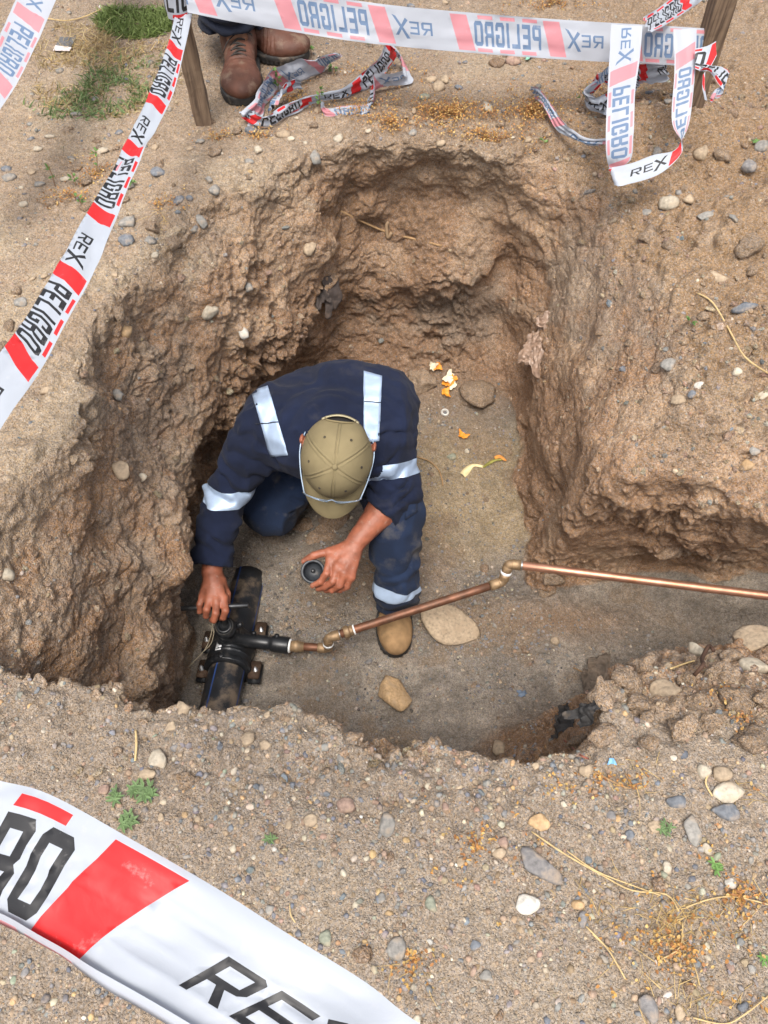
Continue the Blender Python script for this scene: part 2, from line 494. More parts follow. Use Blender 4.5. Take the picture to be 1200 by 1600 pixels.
f1, f2 = worley(tV * np.array([1, 1, 1.2]) + 0.012 * np.stack([vnoise(tV, 30, 51), vnoise(tV, 30, 52), vnoise(tV, 30, 53)], 1), 15, 60, True)
g1 = worley(tV, 42, 61)
crust = sstep(.0, .5, vnoise(tV, 3.5, 62) + .35) 
rimd = np.abs(levsd(x, y, np.zeros_like(x)))
nearrim = (1 - sstep(.05, .22, rimd)) * ontop
rightheap = ontop * sstep(.62, .9, x) * sstep(.9, 1.2, y)
clod = np.clip(f2 - f1, 0, .45) / .45
wall2 = wall * (1 - .35 * sstep(.25, .5, x) * sstep(.95, 1.3, y)) * (.42 + .80 * sstep(-.1, .7, vnoise(tV, 4.5, 88) + .3 * vnoise(tV, 11, 87)))
h1 = worley(tV + .01 * np.stack([vnoise(tV, 40, 151), vnoise(tV, 40, 152), vnoise(tV, 40, 153)], 1), 27, 161)
d = wall2 * (0.017 * fbm(q, 26, 3, 71, .6) + 0.016 * (.55 - f1) * crust * 1.6 + .013 * (.55 - h1) + 0.008 * (.5 - g1) + 0.004 * vnoise(tV, 95, 73)
            - 0.012 * (1 - sstep(.0, .16, clod)) * crust)
d += ontop * (0.0035 * fbm(tV, 20, 3, 74) + 0.0030 * (.5 - g1) * sstep(-.3, .5, vnoise(tV, 7, 75)) + 0.0016 * vnoise(tV, 120, 76))
d += nearrim * (0.018 * (.5 - f1) + .012 * (.5 - h1) + 0.010 * fbm(tV, 30, 3, 77) - 0.005 * (1 - sstep(.0, .2, clod)) * sstep(.1, .5, vnoise(tV, 5, 78)))
d += rightheap * (0.034 * (.5 - f1) + .016 * (.5 - h1) + .009 * (.5 - g1))
bank = sstep(.36, .5, x) * sstep(.38, .46, y) * (1 - sstep(.85, .95, y)) * sstep(-.5, -.3, z)
d += bank * (.030 * (.5 - f1) + .012 * (.5 - g1) + .010 * vnoise(tV, 30, 89))
d += onfloor * (0.0040 * (.5 - g1) + .004 * vnoise(tV, 24, 84) + 0.0022 * vnoise(tV, 60, 79) + 0.0014 * vnoise(tV, 130, 80))
edgef = (1 - sstep(1.85, 1.98, np.abs(x - .15))) * (1 - sstep(1.8, 1.93, np.abs(y - 1.4)))
tV = tV + Nn * (d * edgef)[:, None]
x, y, z = tV.T
# ---- colours of the ground, plus painted brightening of the side walls
def mixc(a, b, t): return a * (1 - t[:, None]) + np.asarray(b) * t[:, None]
n_a = vnoise(tV, 2.3, 90); n_b = vnoise(tV, 7, 91); n_c = vnoise(tV, 22, 92); n_d = vnoise(tV, 60, 93)
dust = np.tile(np.array([.33, .245, .168]), (len(tV), 1))
dust = mixc(dust, [.37, .285, .195], sstep(0, .8, n_b + .4 * n_c))
dust = mixc(dust, [.25, .175, .115], sstep(.1, .7, -n_a + .5 * n_c) * .7)
dust = mixc(dust, [.275, .225, .175], (1 - sstep(.4, .9, y)) * (1 - .8 * sstep(.4, .5, x) * sstep(.4, .48, y)) * .65)
dust = mixc(dust, [.27, .19, .125], sstep(.4, .5, x) * sstep(.4, .48, y) * (1 - sstep(.8, 1.0, y)) * .7)
dust = mixc(dust, [.285, .185, .105], sstep(.2, .8, x) * sstep(.9, 1.5, y) * .85)          # fresher, browner spoil on the right
dust = mixc(dust, [.28, .215, .155], sstep(2.2, 2.9, y) * .5)
wl = np.tile(np.array([.292, .181, .107]), (len(tV), 1))
wl = mixc(wl, [.365, .248, .157], sstep(-.1, .7, n_b + .5 * n_c))
wl = mixc(wl, [.22, .135, .078], sstep(.1, .8, -n_b + .6 * n_d) * .6)
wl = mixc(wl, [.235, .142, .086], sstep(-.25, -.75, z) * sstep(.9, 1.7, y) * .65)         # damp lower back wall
wl = mixc(wl, [.24, .20, .155], sstep(.25, .7, vnoise(tV, 3.1, 94) + .3 * n_c) * .45)      # grey clay seams
wl = wl * (1 + .18 * sstep(.3, .5, x) + .06 * sstep(-.3, -.55, x))[:, None]  # right wall, and slightly the left, painted lighter as if better lit
wl = mixc(wl, [.36, .28, .195], sstep(-.12, .0, z) * .5)
fl = np.tile(np.array([.235, .198, .160]), (len(tV), 1))
fl = mixc(fl, [.30, .255, .205], sstep(-.2, .7, n_b + .5 * n_c))
fl = mixc(fl, [.30, .23, .145], sstep(1.18, 1.4, y + .08 * n_b) * (1 - sstep(1.75, 1.95, y)) * sstep(-.05, .1, x))
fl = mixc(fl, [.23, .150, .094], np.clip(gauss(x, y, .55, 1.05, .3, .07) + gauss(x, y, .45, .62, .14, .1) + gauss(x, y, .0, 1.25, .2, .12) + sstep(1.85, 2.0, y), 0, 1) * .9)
fl = fl * (1 + .16 * n_c + .10 * n_d)[:, None]
fl = mixc(fl, [.20, .14, .09], sstep(.25, .6, vnoise(tV, 5, 190) + .5 * n_c) * .6)
fl = mixc(fl, [.15,.125,.10], sstep(.25, .6, -n_a - .3 * n_b) * .4)
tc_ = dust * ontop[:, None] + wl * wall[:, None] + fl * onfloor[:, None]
keep = ~((z < -1.08) | (x < GLO[0] + .02) | (x > GHI[0] - .02) | (y < GLO[1] + .02) | (y > GHI[1] - .02))
fk = keep[tF].all(1)
used = np.unique(tF[fk]); remap = np.full(len(tV), -1); remap[used] = np.arange(len(used))
gV = tV[used]; gF = remap[tF[fk]]; gC = tc_[used]
NG = len(gV)
# far sheet around it, out to the horizon
xs = np.concatenate([-np.geomspace(.05, 148, 26)[::-1] + GLO[0] + .07, np.linspace(GLO[0] + .05, GHI[0] - .05, 30)[1:-1], np.geomspace(.05, 148, 26) + GHI[0] - .07])
ys = np.concatenate([-np.geomspace(.05, 148, 26)[::-1] + GLO[1] + .07, np.linspace(GLO[1] + .05, GHI[1] - .05, 30)[1:-1], np.geomspace(.05, 148, 26) + GHI[1] - .07])
XX, YY = np.meshgrid(xs, ys, indexing='ij')
rv = np.stack([XX.ravel(), YY.ravel(), np.zeros(XX.size)], 1)
rr = np.maximum(np.abs(rv[:, 0] - .15) - 2, np.abs(rv[:, 1] - 1.4) - 1.95)
rv[:, 2] = -.006 * (rr < .1) + .02 * vnoise(rv, .7, 99) * sstep(.1, 2, rr) + .05 * vnoise(rv, .15, 98) * sstep(1, 6, rr)
nx, ny = len(xs), len(ys)
ii, jj = np.meshgrid(np.arange(nx - 1), np.arange(ny - 1), indexing='ij')
a = (ii * ny + jj).ravel()
rF = np.stack([a, a + ny, a + ny + 1, a + 1], 1)
cc = rv[rF].mean(1)
hole = (cc[:, 0] > GLO[0] + .05) & (cc[:, 0] < GHI[0] - .05) & (cc[:, 1] > GLO[1] + .05) & (cc[:, 1] < GHI[1] - .05)
rF = rF[~hole]
rC = np.tile(np.array([.31, .23, .16]), (len(rv), 1)) * (1 + .12 * vnoise(rv, 1.5, 97))[:, None]
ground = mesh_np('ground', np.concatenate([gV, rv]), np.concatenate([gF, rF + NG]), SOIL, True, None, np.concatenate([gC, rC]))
ground['kind'] = 'structure'
print('ground verts', NG)
# height lookups by ray casting on the finished ground
from mathutils.bvhtree import BVHTree
_sel = gF
BV = BVHTree.FromPolygons(gV.tolist(), gF.tolist(), all_triangles=False)
def drop(x, y, z0=.4):
    h = BV.ray_cast(Vector((x, y, z0)), Vector((0, 0, -1)))
    return (h[0], h[1]) if h[0] is not None else (Vector((x, y, 0)), Vector((0, 0, 1)))
def see(px, py):
    """where the line of sight of a photograph pixel meets the ground"""
    d = (P(px, py, 0) - Vector((0, 0, CAMZ))).normalized()
    h = BV.ray_cast(Vector((0, 0, CAMZ)), d)
    return (h[0], h[1]) if h[0] is not None else (P(px, py, 0), Vector((0, 0, 1)))
# ============================================================ STONES, GRAVEL
def ico(sub):
    bm = bmesh.new(); bmesh.ops.create_icosphere(bm, subdivisions=sub, radius=1)
    V = np.array([v.co[:] for v in bm.verts]); F = np.array([[v.index for v in f.verts] for f in bm.faces]); bm.free()
    return V, F
def rock_shape(V, r, planes=7, rough=.10, seed=0, flatness=(.72, .95)):
    V = V.copy()
    for _ in range(planes):
        n = r.normal(size=3); n /= np.linalg.norm(n); dd = r.uniform(*flatness)
        c = V @ n; V = V - np.outer(np.maximum(c - dd, 0) * .92, n)
    nn = V / np.linalg.norm(V, axis=1, keepdims=True)
    return V + nn * (rough * vnoise(V + r.uniform(-50, 50, 3), 1.6, seed) + rough * .35 * vnoise(V + 9, 5, seed + 1))[:, None]
def stone_material():
    m, nt, b = new_mat('stone')
    L = nt.links.new
    at = N(nt, 'ShaderNodeAttribute', attribute_name='tint')
    tc = N(nt, 'ShaderNodeTexCoord')
    n1 = N(nt, 'ShaderNodeTexNoise'); n1.inputs['Scale'].default_value = 110; n1.inputs['Detail'].default_value = 6
    n2 = N(nt, 'ShaderNodeTexNoise'); n2.inputs['Scale'].default_value = 700; n2.inputs['Detail'].default_value = 2
    for n in (n1, n2): L(tc.outputs['Object'], n.inputs['Vector'])
    mr = N(nt, 'ShaderNodeMapRange'); mr.inputs['From Min'].default_value = .3; mr.inputs['From Max'].default_value = .7
    mr.inputs['To Min'].default_value = .7; mr.inputs['To Max'].default_value = 1.3
    L(n1.outputs['Fac'], mr.inputs['Value'])
    hs = N(nt, 'ShaderNodeHueSaturation'); L(mr.outputs[0], hs.inputs['Value']); L(at.outputs['Color'], hs.inputs['Color'])
    # dust settled on it
    m2 = N(nt, 'ShaderNodeMapRange'); m2.inputs['From Min'].default_value = .5; m2.inputs['From Max'].default_value = .68; m2.inputs['To Max'].default_value = .6
    n3 = N(nt, 'ShaderNodeTexNoise'); n3.inputs['Scale'].default_value = 55; n3.inputs['Detail'].default_value = 5
    L(tc.outputs['Object'], n3.inputs['Vector']); L(n3.outputs['Fac'], m2.inputs['Value'])
    mx = N(nt, 'ShaderNodeMix', data_type='RGBA'); L(m2.outputs[0], mx.inputs['Factor']); L(hs.outputs[0], mx.inputs[6])
    mx.inputs[7].default_value = (.32, .235, .155, 1)
    L(mx.outputs[2], b.inputs['Base Color'])
    b.inputs['Roughness'].default_value = .85; b.inputs['Specular IOR Level'].default_value = .3
    bp = N(nt, 'ShaderNodeBump'); bp.inputs['Distance'].default_value = .0025; bp.inputs['Strength'].default_value = .8
    L(n1.outputs['Fac'], bp.inputs['Height'])
    b2 = N(nt, 'ShaderNodeBump'); b2.inputs['Distance'].default_value = .0008; b2.inputs['Strength'].default_value = .7
    L(n2.outputs['Fac'], b2.inputs['Height']); L(bp.outputs[0], b2.inputs['Normal']); L(b2.outputs[0], b.inputs['Normal'])
    return m
STONE = stone_material()
PAL = dict(blue=(.155, .165, .180), grey=(.235, .222, .20), slate=(.19, .18, .175), tan=(.35, .27, .185), brown=(.26, .18, .12), pale=(.43, .375, .29),
           ochre=(.42, .28, .15), red=(.30, .205, .16), clod=(.285, .205, .138), white=(.52, .49, .43), green=(.24, .25, .19), dark=(.10, .09, .08))
I1, I2, I3 = ico(1), ico(2), ico(3)
def rotmat(r):
    q = r.normal(size=4); q /= np.linalg.norm(q); w, x, y, z = q
    return np.array([[1-2*(y*y+z*z), 2*(x*y-z*w), 2*(x*z+y*w)], [2*(x*y+z*w), 1-2*(x*x+z*z), 2*(y*z-x*w)], [2*(x*z-y*w), 2*(y*z+x*w), 1-2*(x*x+y*y)]])
def gravel(name, pts, sizes, cols, base, label, cat, seed, flat=.75):
    """uncountable pebbles: one mesh"""
    r = np.random.default_rng(seed)
    protos = [rock_shape(base[0], r, 8, .16, k, (.5, .9)) for k in range(16)]
    nv, n = len(base[0]), len(pts)
    V = np.empty((n, nv, 3), np.float32); F = np.empty((n, len(base[1]), 3), np.int32); C = np.empty((n, nv, 3), np.float32)
    for k in range(n):
        M = rotmat(r); sc = sizes[k] * .5 * np.array([r.uniform(.8, 1.35), r.uniform(.7, 1.1), r.uniform(.6, .9)])
        q = (protos[k % 16] * sc) @ M.T
        q[:, 2] *= flat
        V[k] = q + pts[k] + np.array([0, 0, sizes[k] * r.uniform(-.16, .12)])
        F[k] = base[1] + k * nv; C[k] = cols[k]
    o = mesh_np(name, V.reshape(-1, 3), F.reshape(-1, 3), SOIL if name in ('soil_crumbs', 'wall_crumbs') else STONE, name not in ('soil_crumbs', 'wall_crumbs'), None, C.reshape(-1, 3))
    tag(o, label, cat, None, 'stuff'); return o
def pal_cols(n, r, weights):
    names = list(weights); w = np.array([weights[k] for k in names], float); w /= w.sum()
    c = np.array([PAL[k] for k in names])[r.choice(len(names), n, p=w)]
    return c * r.uniform(.75, 1.25, (n, 1)) * r.uniform(.94, 1.06, (n, 3))
def scatter(n, x0, x1, y0, y1, r, zlo, zhi, nmin, dens=None):
    xs = r.uniform(x0, x1, n); ys = r.uniform(y0, y1, n)
    if dens is not None:
        k = r.uniform(0, 1, n) < dens(xs, ys); xs, ys = xs[k], ys[k]
    out = []
    for a, b in zip(xs, ys):
        p, nn = drop(a, b)
        if zlo < p.z < zhi and nn.z > nmin: out.append(p[:])
    return np.array(out)
def _dn(sc, lo, hi, base=.15, seed=3):
    return lambda X, Y: base + (1 - base) * sstep(lo, hi, vnoise(np.stack([X, Y, 0 * X], 1), sc, seed) + .5 * vnoise(np.stack([X, Y, 0 * X], 1), sc * 3.1, seed + 1))
r = np.random.default_rng(21)
STREET = dict(blue=4, grey=6, slate=2.5, tan=4, brown=3, pale=2.2, ochre=.9, red=1, clod=5, white=.3)
SOILY = dict(clod=9, brown=4, tan=4, grey=1.2, blue=.5, pale=.8)
FLOORY = dict(slate=4, grey=5, blue=3, brown=2, tan=1.5, pale=.9, dark=1)
# foreground
p1 = scatter(30000, -.95, 1.15, -.45, .62, r, -.25, .2, .6, _dn(7, -.4, .5, .3))
s1 = np.clip(r.lognormal(math.log(.0056), .6, len(p1)), .0025, .016)
gravel('near_gravel', p1, s1, pal_cols(len(p1), r, STREET), I1, 'loose grey and tan gravel strewn over the dusty ground in front of the pit', 'gravel', 1)
p1b = scatter(5200, -.95, 1.15, -.45, .6, r, -.25, .2, .6, _dn(5, -.3, .5, .3, 31))
s1b = np.clip(r.lognormal(math.log(.0095), .3, len(p1b)), .006, .017)
gravel('near_pebbles', p1b, s1b, pal_cols(len(p1b), r, dict(blue=4, grey=6, slate=3, tan=3, brown=2, pale=2.5, ochre=.6, red=1, green=1, white=.2)), I2, 'small rounded grey and tan pebbles among the near gravel', 'pebbles', 11)
# behind and beside the pit
p2 = scatter(24000, -2.0, 2.0, .62, 3.4, r, -.25, .3, .6, _dn(3, -.3, .6, .2, 8))
s2 = np.clip(r.lognormal(math.log(.0072), .5, len(p2)), .004, .024)
gravel('far_gravel', p2, s2, pal_cols(len(p2), r, STREET), I1, 'loose stones and crumbs on the ground behind and beside the pit', 'gravel', 2)
# right-hand heap of crumbled soil
p3 = scatter(5500, .6, 1.45, .9, 2.5, r, -.3, .3, .45, _dn(5, -.1, .5, .1, 12))
s3 = np.clip(r.lognormal(math.log(.011), .5, len(p3)), .005, .035)
gravel('soil_crumbs', p3, s3, pal_cols(len(p3), r, SOILY), I1, 'crumbled brown soil lying on the bank right of the pit', 'soil', 3)
# pit floor
p4 = scatter(32000, -.68, 1.5, .4, 2.1, r, -1.05, -.72, .7, _dn(6, -.3, .5, .25, 15))
s4 = np.clip(r.lognormal(math.log(.0068), .5, len(p4)), .003, .016)
gravel('floor_gravel', p4, s4, pal_cols(len(p4), r, FLOORY), I1, 'fine dark grey gravel covering the bottom of the pit', 'gravel', 4)
# crumbs caught on the walls and ledges
p5 = scatter(9000, -.95, .95, .3, 2.3, r, -.8, -.01, .25)
s5 = np.clip(r.lognormal(math.log(.009), .55, len(p5)), .004, .03)
gravel('wall_crumbs', p5, s5, pal_cols(len(p5), r, dict(clod=10, brown=5, tan=3, grey=1)), I1, 'loose brown crumbs of earth caught on the pit walls', 'soil', 5)

USED_SPOTS = []
def stone(px, py, w, h, col, label, rot=0, name='stone', thick=.6, group=None, seed=None, planes=11, cat='stone', sink=.30, rough=.12, hit=None, flatness=(.5,.88)):
    """one stone; w, h are its apparent size in the photograph's pixels, turned into metres at its distance"""
    r = np.random.default_rng(seed if seed is not None else int(px * 7 + py * 13))
    loc, nrm = hit if hit else see(px, py)
    dep = loc.y * _s + (CAMZ - loc.z) * _c
    a = w / 1232 * dep * .5; b = h / 1232 * dep * .5 / max(.75, min(1, _c + .1))
    V = rock_shape((I3 if w * h > 900 else I2)[0], r, planes, rough, int(px), flatness)
    V = V / np.abs(V).max(axis=0)
    c = min(a, b) * thick
    V = V * np.array([a, b, c])
    q = Vector((0, 0, 1)).slerp(nrm, .5) if False else (Vector((0, 0, 1)) + nrm).normalized()
    Mz = Matrix.Rotation(-rot, 3, 'Z')
    M = np.array(q.to_track_quat('Z', 'Y').to_matrix()) @ np.array([[1, 0, 0], [0, 1, 0], [0, 0, 1.0]])
    # keep the long axis direction seen from above
    ux = Vector((1, 0, 0)); ux = (ux - q * ux.dot(q)).normalized(); uy = q.cross(ux)
    B = np.array([ux[:], uy[:], q[:]]).T
    V = (V @ np.array(Matrix.Rotation(rot, 3, 'Z')).T) @ B.T
    cc = np.array(PAL[col]) * r.uniform(.9, 1.12)
    C = np.tile(cc, (len(V), 1)) * (1 + .12 * vnoise(V, 60, int(py)))[:, None]
    F = (I3 if w * h > 900 else I2)[1]
    o = mesh_np(name, V, F, SOIL if col in ('clod', 'brown') else STONE, True, None, C)
    o.location = loc + q * (c * (1 - 2 * sink))
    tag(o, label, cat, group)
    USED_SPOTS.append((loc.x, loc.y, max(a, b)))
    return o
r2 = R
for a in [
 (843,1355,78,32,'slate','long dark grey slab like stone lying on the near ground',-.62),
 (823,1413,42,32,'white','whitish flat stone just below the long dark slab',.05),
 (843,1284,38,28,'ochre','orange tan stone above the long dark slab',-.1),
 (1082,1297,30,46,'grey','tall greenish grey stone right of the near ground centre',.25),
 (1134,1270,48,27,'blue','dark blue grey stone beside the pale round stone at the right edge',.1),
 (1137,1240,56,34,'pale','pale grey rounded stone near the right edge in front of the pit',.2),
 (1057,1253,34,20,'blue','small flat blue grey stone left of the dark and pale pair',-.2),
 (617,1484,36,34,'grey','round speckled grey stone near the lower tape edge',0),
 (566,1492,34,24,'brown','flat pinkish brown stone left of the round speckled one',.2),
 (509,1467,20,24,'green','small olive grey stone closest to the tape edge',.2),
 (743,1477,18,17,'blue','small dark blue pebble between the speckled stone and the white stone',.5),
 (672,1414,20,24,'green','small olive coloured oval stone left of the whitish stone',.3),
 (780,1333,26,18,'tan','small tan stone just left of the long slab',.2),
 (788,1316,20,22,'red','small reddish stone above the long slab',.2),
 (1030,1381,26,26,'brown','round brown stone amid the straw',0),
 (1040,1356,18,22,'pale','small pale angular stone above the round brown one',0),
 (1140,1381,20,18,'white','small whitish stone beside the seedling at right',0),
 (911,1437,17,25,'slate','narrow dark purple pebble under the straw',-.4),
 (903,1413,22,18,'ochre','small orange tan pebble beside the narrow purple one',.4),
 (1012,1574,28,42,'slate','oval purple grey stone at the bottom edge right of centre',.35),
 (1063,1583,18,24,'tan','small tan stone right of the oval purple grey stone',0),
 (1075,1543,22,20,'brown','dark brown angular stone near the bottom right',.2),
 (1161,1573,20,16,'blue','small blue grey stone near the bottom right corner',.2),
 (985,1306,17,18,'blue','small blue stone above the straw tuft',.3),
 (1022,1292,30,20,'tan','flat tan stone left of the tall greenish grey stone',.1),
 (1105,1327,16,20,'pale','small cream stone below the tall greenish grey stone',.1),
 (603,1290,30,36,'grey','flat light grey stone left of the ground centre in front of the pit',-.4),
 (640,1393,0,0,0,0,0),
 (540,1258,30,26,'red','pinkish stone in the gravel above the tape',.3),
 (485,1282,22,20,'tan','small tan stone above the tape twist',.4),
 (247,1188,30,32,'pale','pale cream stone at the left in front of the pit',.2),
 (292,1218,46,32,'clod','rounded clod of dry earth beside the cream stone',.1),
 (229,1211,32,22,'tan','flat tan stone just below the cream stone',.1),
 (163,1234,18,18,'red','small pinkish stone left of the green seedlings',.1),
 (128,1395,0,0,0,0,0),
 (780,1171,22,32,'tan','upright tan stone on the near edge of the pit',.1),
 (985,1178,0,0,0,0,0),
 (1098,1205,26,26,'pale','round pale stone on the bank below the heap of rocks',.1),
 (1128,1212,34,26,'tan','tan stone right of the round pale one on the near bank',.1),
 (1041,1086,56,48,'tan','large rounded sandstone lump on the bank right of the cloth',.15),
 (1083,1097,50,34,'clod','angular earthy stone right of the rounded sandstone lump',.1),
 (1178,1044,48,36,'pale','pale angular stone on the bank at the right edge',-.2),
 (1184,1004,76,52,'tan','big flat topped block at the right end of the bank',-.1),
 (1090,1016,24,34,'pale','small upright cream stone beside a dark root',.5),
 (974,1066,56,60,'clod','large earth lump beside the black cloth',.6),
 (1012,1120,30,24,'clod','small earth lump in front of the rounded sandstone',.1),
 (247,272,24,22,'blue','smooth blue grey stone on the ground left of the pit corner',.2),
 (335,299,20,22,'grey','grey oval stone between the tape and the rim of the pit',-.2),
 (279,315,26,16,'blue','flat blue stone near the rim below the smooth blue one',.1),
 (297,310,14,10,'blue','tiny blue stone beside the flat blue one',.1),
 (199,377,26,24,'blue','dark blue grey stone right of the slanting tape',.5),
 (39,320,18,14,'pale','pale oval stone at the left edge beyond the tape',.1),
 (14,279,26,18,'grey','flat grey stone at the left edge beyond the tape',.1),
 (63,289,18,12,'grey','small grey stone left of the slanting tape',.1),
 (78,318,44,16,'clod','long crumbling clod left of the slanting tape',-.2),
 (50,271,14,12,'tan','small tan stone far left beyond the tape',.1),
 (49,218,13,9,'blue','small blue pebble below the green grass at left',.1),
 (79,214,18,10,'pale','small pale pebble below the green grass at left',.1),
 (186,208,14,11,'blue','small blue pebble beside the tape below the grass',.1),
 (150,157,15,13,'slate','dark stone in the green grass',.3),
 (120,180,22,10,'grey','flat grey stone at the lower edge of the grass',.1),
 (160,237,22,15,'pale','flat pale stone left of the tape near the pit corner',.1),
 (327,486,30,24,'pale','pale block stuck in the left pit wall',.2),
 (381,521,16,20,'white','white broken stone stuck in the left pit wall',.4),
 (189,735,32,34,'tan','round tan stone set in the left pit wall',.1),
 (222,746,18,18,'pale','small pale stone right of the round tan one in the left wall',.1),
 (9,898,26,22,'pale','grey white stone at the left edge of the picture in the wall',.1),
 (73,611,28,14,'tan','flat pale stone in the crust left of the pit',.1),
 (197,517,20,22,'ochre','rust coloured stone in the broken left rim',-.4),
 (183,492,22,26,'clod','clod above the rust coloured stone in the left rim',.3),
 (436,835,0,0,0,0,0),
 (703,980,104,66,'tan','large flat brown slab of stone beside the beige boot',-.3),
 (612,1093,54,60,'ochre','angular brown rock on the pit floor near the viewer',.7),
 (663,600,66,44,'clod','large brown clod under the far orange peels',-.35),
 (745,622,60,50,'clod','brown clod right of the orange peels at the foot of the wall',-.3),
 (706,714,16,12,'green','small green grey stone above the banana peel',.1),
 (730,706,8,11,'pale','tiny cream pebble right of the green grey stone',.1),
 (757,888,14,20,'brown','brown clod left of the upper brass elbow',.1),
 (867,1002,15,14,'tan','tan stone on the trench floor below the right pipe',.1),
 (820,1015,12,14,'brown','small brown stone beside the flat slab',.1),
 (776,100,26,20,'brown','round brown stone under the top tape',.1),
 (803,98,28,22,'red','pinkish grey stone right of the round brown one under the top tape',.1),
 (735,75,22,15,'brown','small brown stone close below the top tape',.1),
 (672,126,20,18,'tan','tan stone in the small pile beneath the top tape',.1),
 (684,138,22,22,'tan','largest stone of the small pile beneath the top tape',.2),
 (660,153,26,14,'green','flat pale green stone left of the small pile',-.1),
 (678,160,18,12,'tan','small tan stone below the small pile',.1),
 (695,126,16,20,'tan','narrow stone at the right of the small pile',.1),
 (327,192,22,12,'brown','brown stone at the foot of the left stake',.1),
 (245,214,12,8,'brown','dark bit of stone between the tape and the left stake',.1),
 (392,207,22,20,'blue','blue grey stone on the rim right of the left stake',.3),
 (443,212,26,18,'tan','flat orange tan stone below the crumpled tape end',.1),
 (455,218,12,9,'pale','tiny pale stone beside the flat orange tan one',.1),
 (390,254,17,13,'grey','small grey stone on the rim left of the crust',.1),
 (400,232,0,0,0,0,0),
 (1097,239,32,28,'tan','round tan stone right of the hanging tape loop',.1),
 (1128,247,30,30,'clod','earth clod right of the round tan stone by the tape loop',.1),
 (1168,262,26,24,'slate','dark grey stone right of the tape loop',.1),
 (1130,282,0,0,0,0,0),
 (1190,232,24,24,'grey','grey brown stone at the right edge level with the loop',.1),
 (1043,318,36,22,'pale','pale stone on the slope below the tape loop',-.15),
 (1074,313,18,16,'tan','small tan stone right of the pale one below the loop',.1),
 (1013,372,32,48,'clod','tall rounded clod on the right bank',.1),
 (1042,386,26,22,'clod','small clod right of the tall rounded one',.1),
 (1103,340,26,18,'grey','small grey stone cluster piece on the right bank',.1),
 (1172,388,56,44,'clod','biggest clod at the right edge of the bank',.1),
 (1120,435,50,20,'tan','long tan clod in the rubble on the right bank',-.1),
 (1175,425,26,20,'clod','clod right of the long tan one',.1),
 (1163,481,40,16,'blue','pale blue grey slate like stone at the right edge',.15),
 (1093,603,18,14,'white','whitish pebble on the right bank above the overhang',.1),
 (1177,705,18,16,'grey','grey pebble at the right edge above the overhang',.1),
 (1168,727,20,20,'ochre','orange tan pebble below the grey one at the right edge',.1),
 (1192,619,20,14,'pale','pale pebble at the right edge of the bank',.1),
 (1027,577,26,22,'brown','brown stone of a pair on the right bank',.1),
 (1045,572,26,26,'grey','grey stone of the pair on the right bank',-.4),
 (1060,625,26,18,'tan','flat tan stone on the right bank above the overhang',.1),
 (1081,617,14,14,'blue','tiny blue stone beside the flat tan one',.1),
 (1151,583,17,16,'pale','small pale stone near the dry stalk on the right bank',.1),
 (982,575,0,0,0,0,0),
]:
    if not a[2]: continue
    big = a[2] * a[3] > 1500
    stone(a[0], a[1], a[2], a[3], a[4], a[5], a[6], name='stone' if a[4] != 'clod' else 'earth_clod', cat='stone' if a[4] != 'clod' else 'clod', sink=.08 if a[:2] in ((703, 980), (612, 1093)) else .30, thick=.62 if a[2] < 90 else .3, rough=.34 if a[4] == 'clod' else .10)
for (x, y, w, h, lab) in ((1012,1043,34,26,'earth lump on the crest of the bank left of the upright cream stone'),(1130,1062,44,34,'broad earth lump between the pale stones and the rock on the bank'),
   (990,1110,40,34,'rough earth lump in front of the large earth lump'),(1060,1140,50,30,'wide earth lump low on the near bank'),(1110,1135,34,28,'earth lump on the bank above the round pale stone'),
   (1150,1105,60,40,'big soft earth lump near the right edge of the bank'),(945,1150,40,28,'earth lump beside the hollow under the cloth'),(1010,1160,30,22,'small earth lump low on the near bank'),
   (1165,1160,50,36,'earth lump at the right edge of the near bank'),(940,1085,34,40,'tall earth lump beside the muddy cloth'),(905,1165,30,22,'earth lump in the hollow at the corner of the trench'),
   (1140,1030,30,20,'earth lump on the crest between the two pale stones'),(1075,1062,30,20,'earth lump behind the rounded sandstone'),(1195,1090,40,30,'earth lump at the right edge above the soft one')):
    stone(x, y, w * 1.3, h * 1.35, 'clod', lab, .15, 'earth_clod', .9, cat='clod', rough=.36, sink=.3)
# more individual stones that nothing tells apart
rs = np.random.default_rng(5)
WORD = dict(blue='bluish grey', grey='grey', slate='dark grey', tan='tan', brown='brown', pale='pale', red='pinkish', clod='earth brown')
def more(n, x0, x1, y0, y1, zlo, zhi, slo, shi, cols, label, group, name='stone', nmin=.6, cat='stone'):
    k = 0; t = 0
    while k < n and t < n * 12:
        t += 1
        p, nn = drop(rs.uniform(x0, x1), rs.uniform(y0, y1))
        if not (zlo < p.z < zhi and nn.z > nmin): continue
        if any((p.x - a) ** 2 + (p.y - b) ** 2 < (c + .02) ** 2 for a, b, c in USED_SPOTS): continue
        dep = p.y * _s + (CAMZ - p.z) * _c
        w = rs.uniform(slo, shi) * 1232 / dep
        c_ = cols[rs.integers(len(cols))]
        stone(1000 * rs.uniform(), 1000 * rs.uniform(), w, w * rs.uniform(.6, .95), c_, label % WORD[c_], rs.uniform(0, 3), group=group + ', ' + WORD[c_], name=name, hit=(p, nn), cat=cat, rough=.34 if name != 'stone' else .1)
        k += 1
more(60, -.75, .8, -.05, .38, -.1, .1, .011, .020, ['grey', 'blue', 'tan', 'brown', 'pale', 'red', 'slate'], 'small %s stone lying in the gravel in front of the pit', 'small stones in front of the pit')
more(50, -1.5, .4, 1.4, 3.0, -.1, .2, .016, .034, ['grey', 'blue', 'tan', 'brown', 'pale'], 'small %s stone on the ground behind and left of the pit', 'small stones behind and left of the pit')
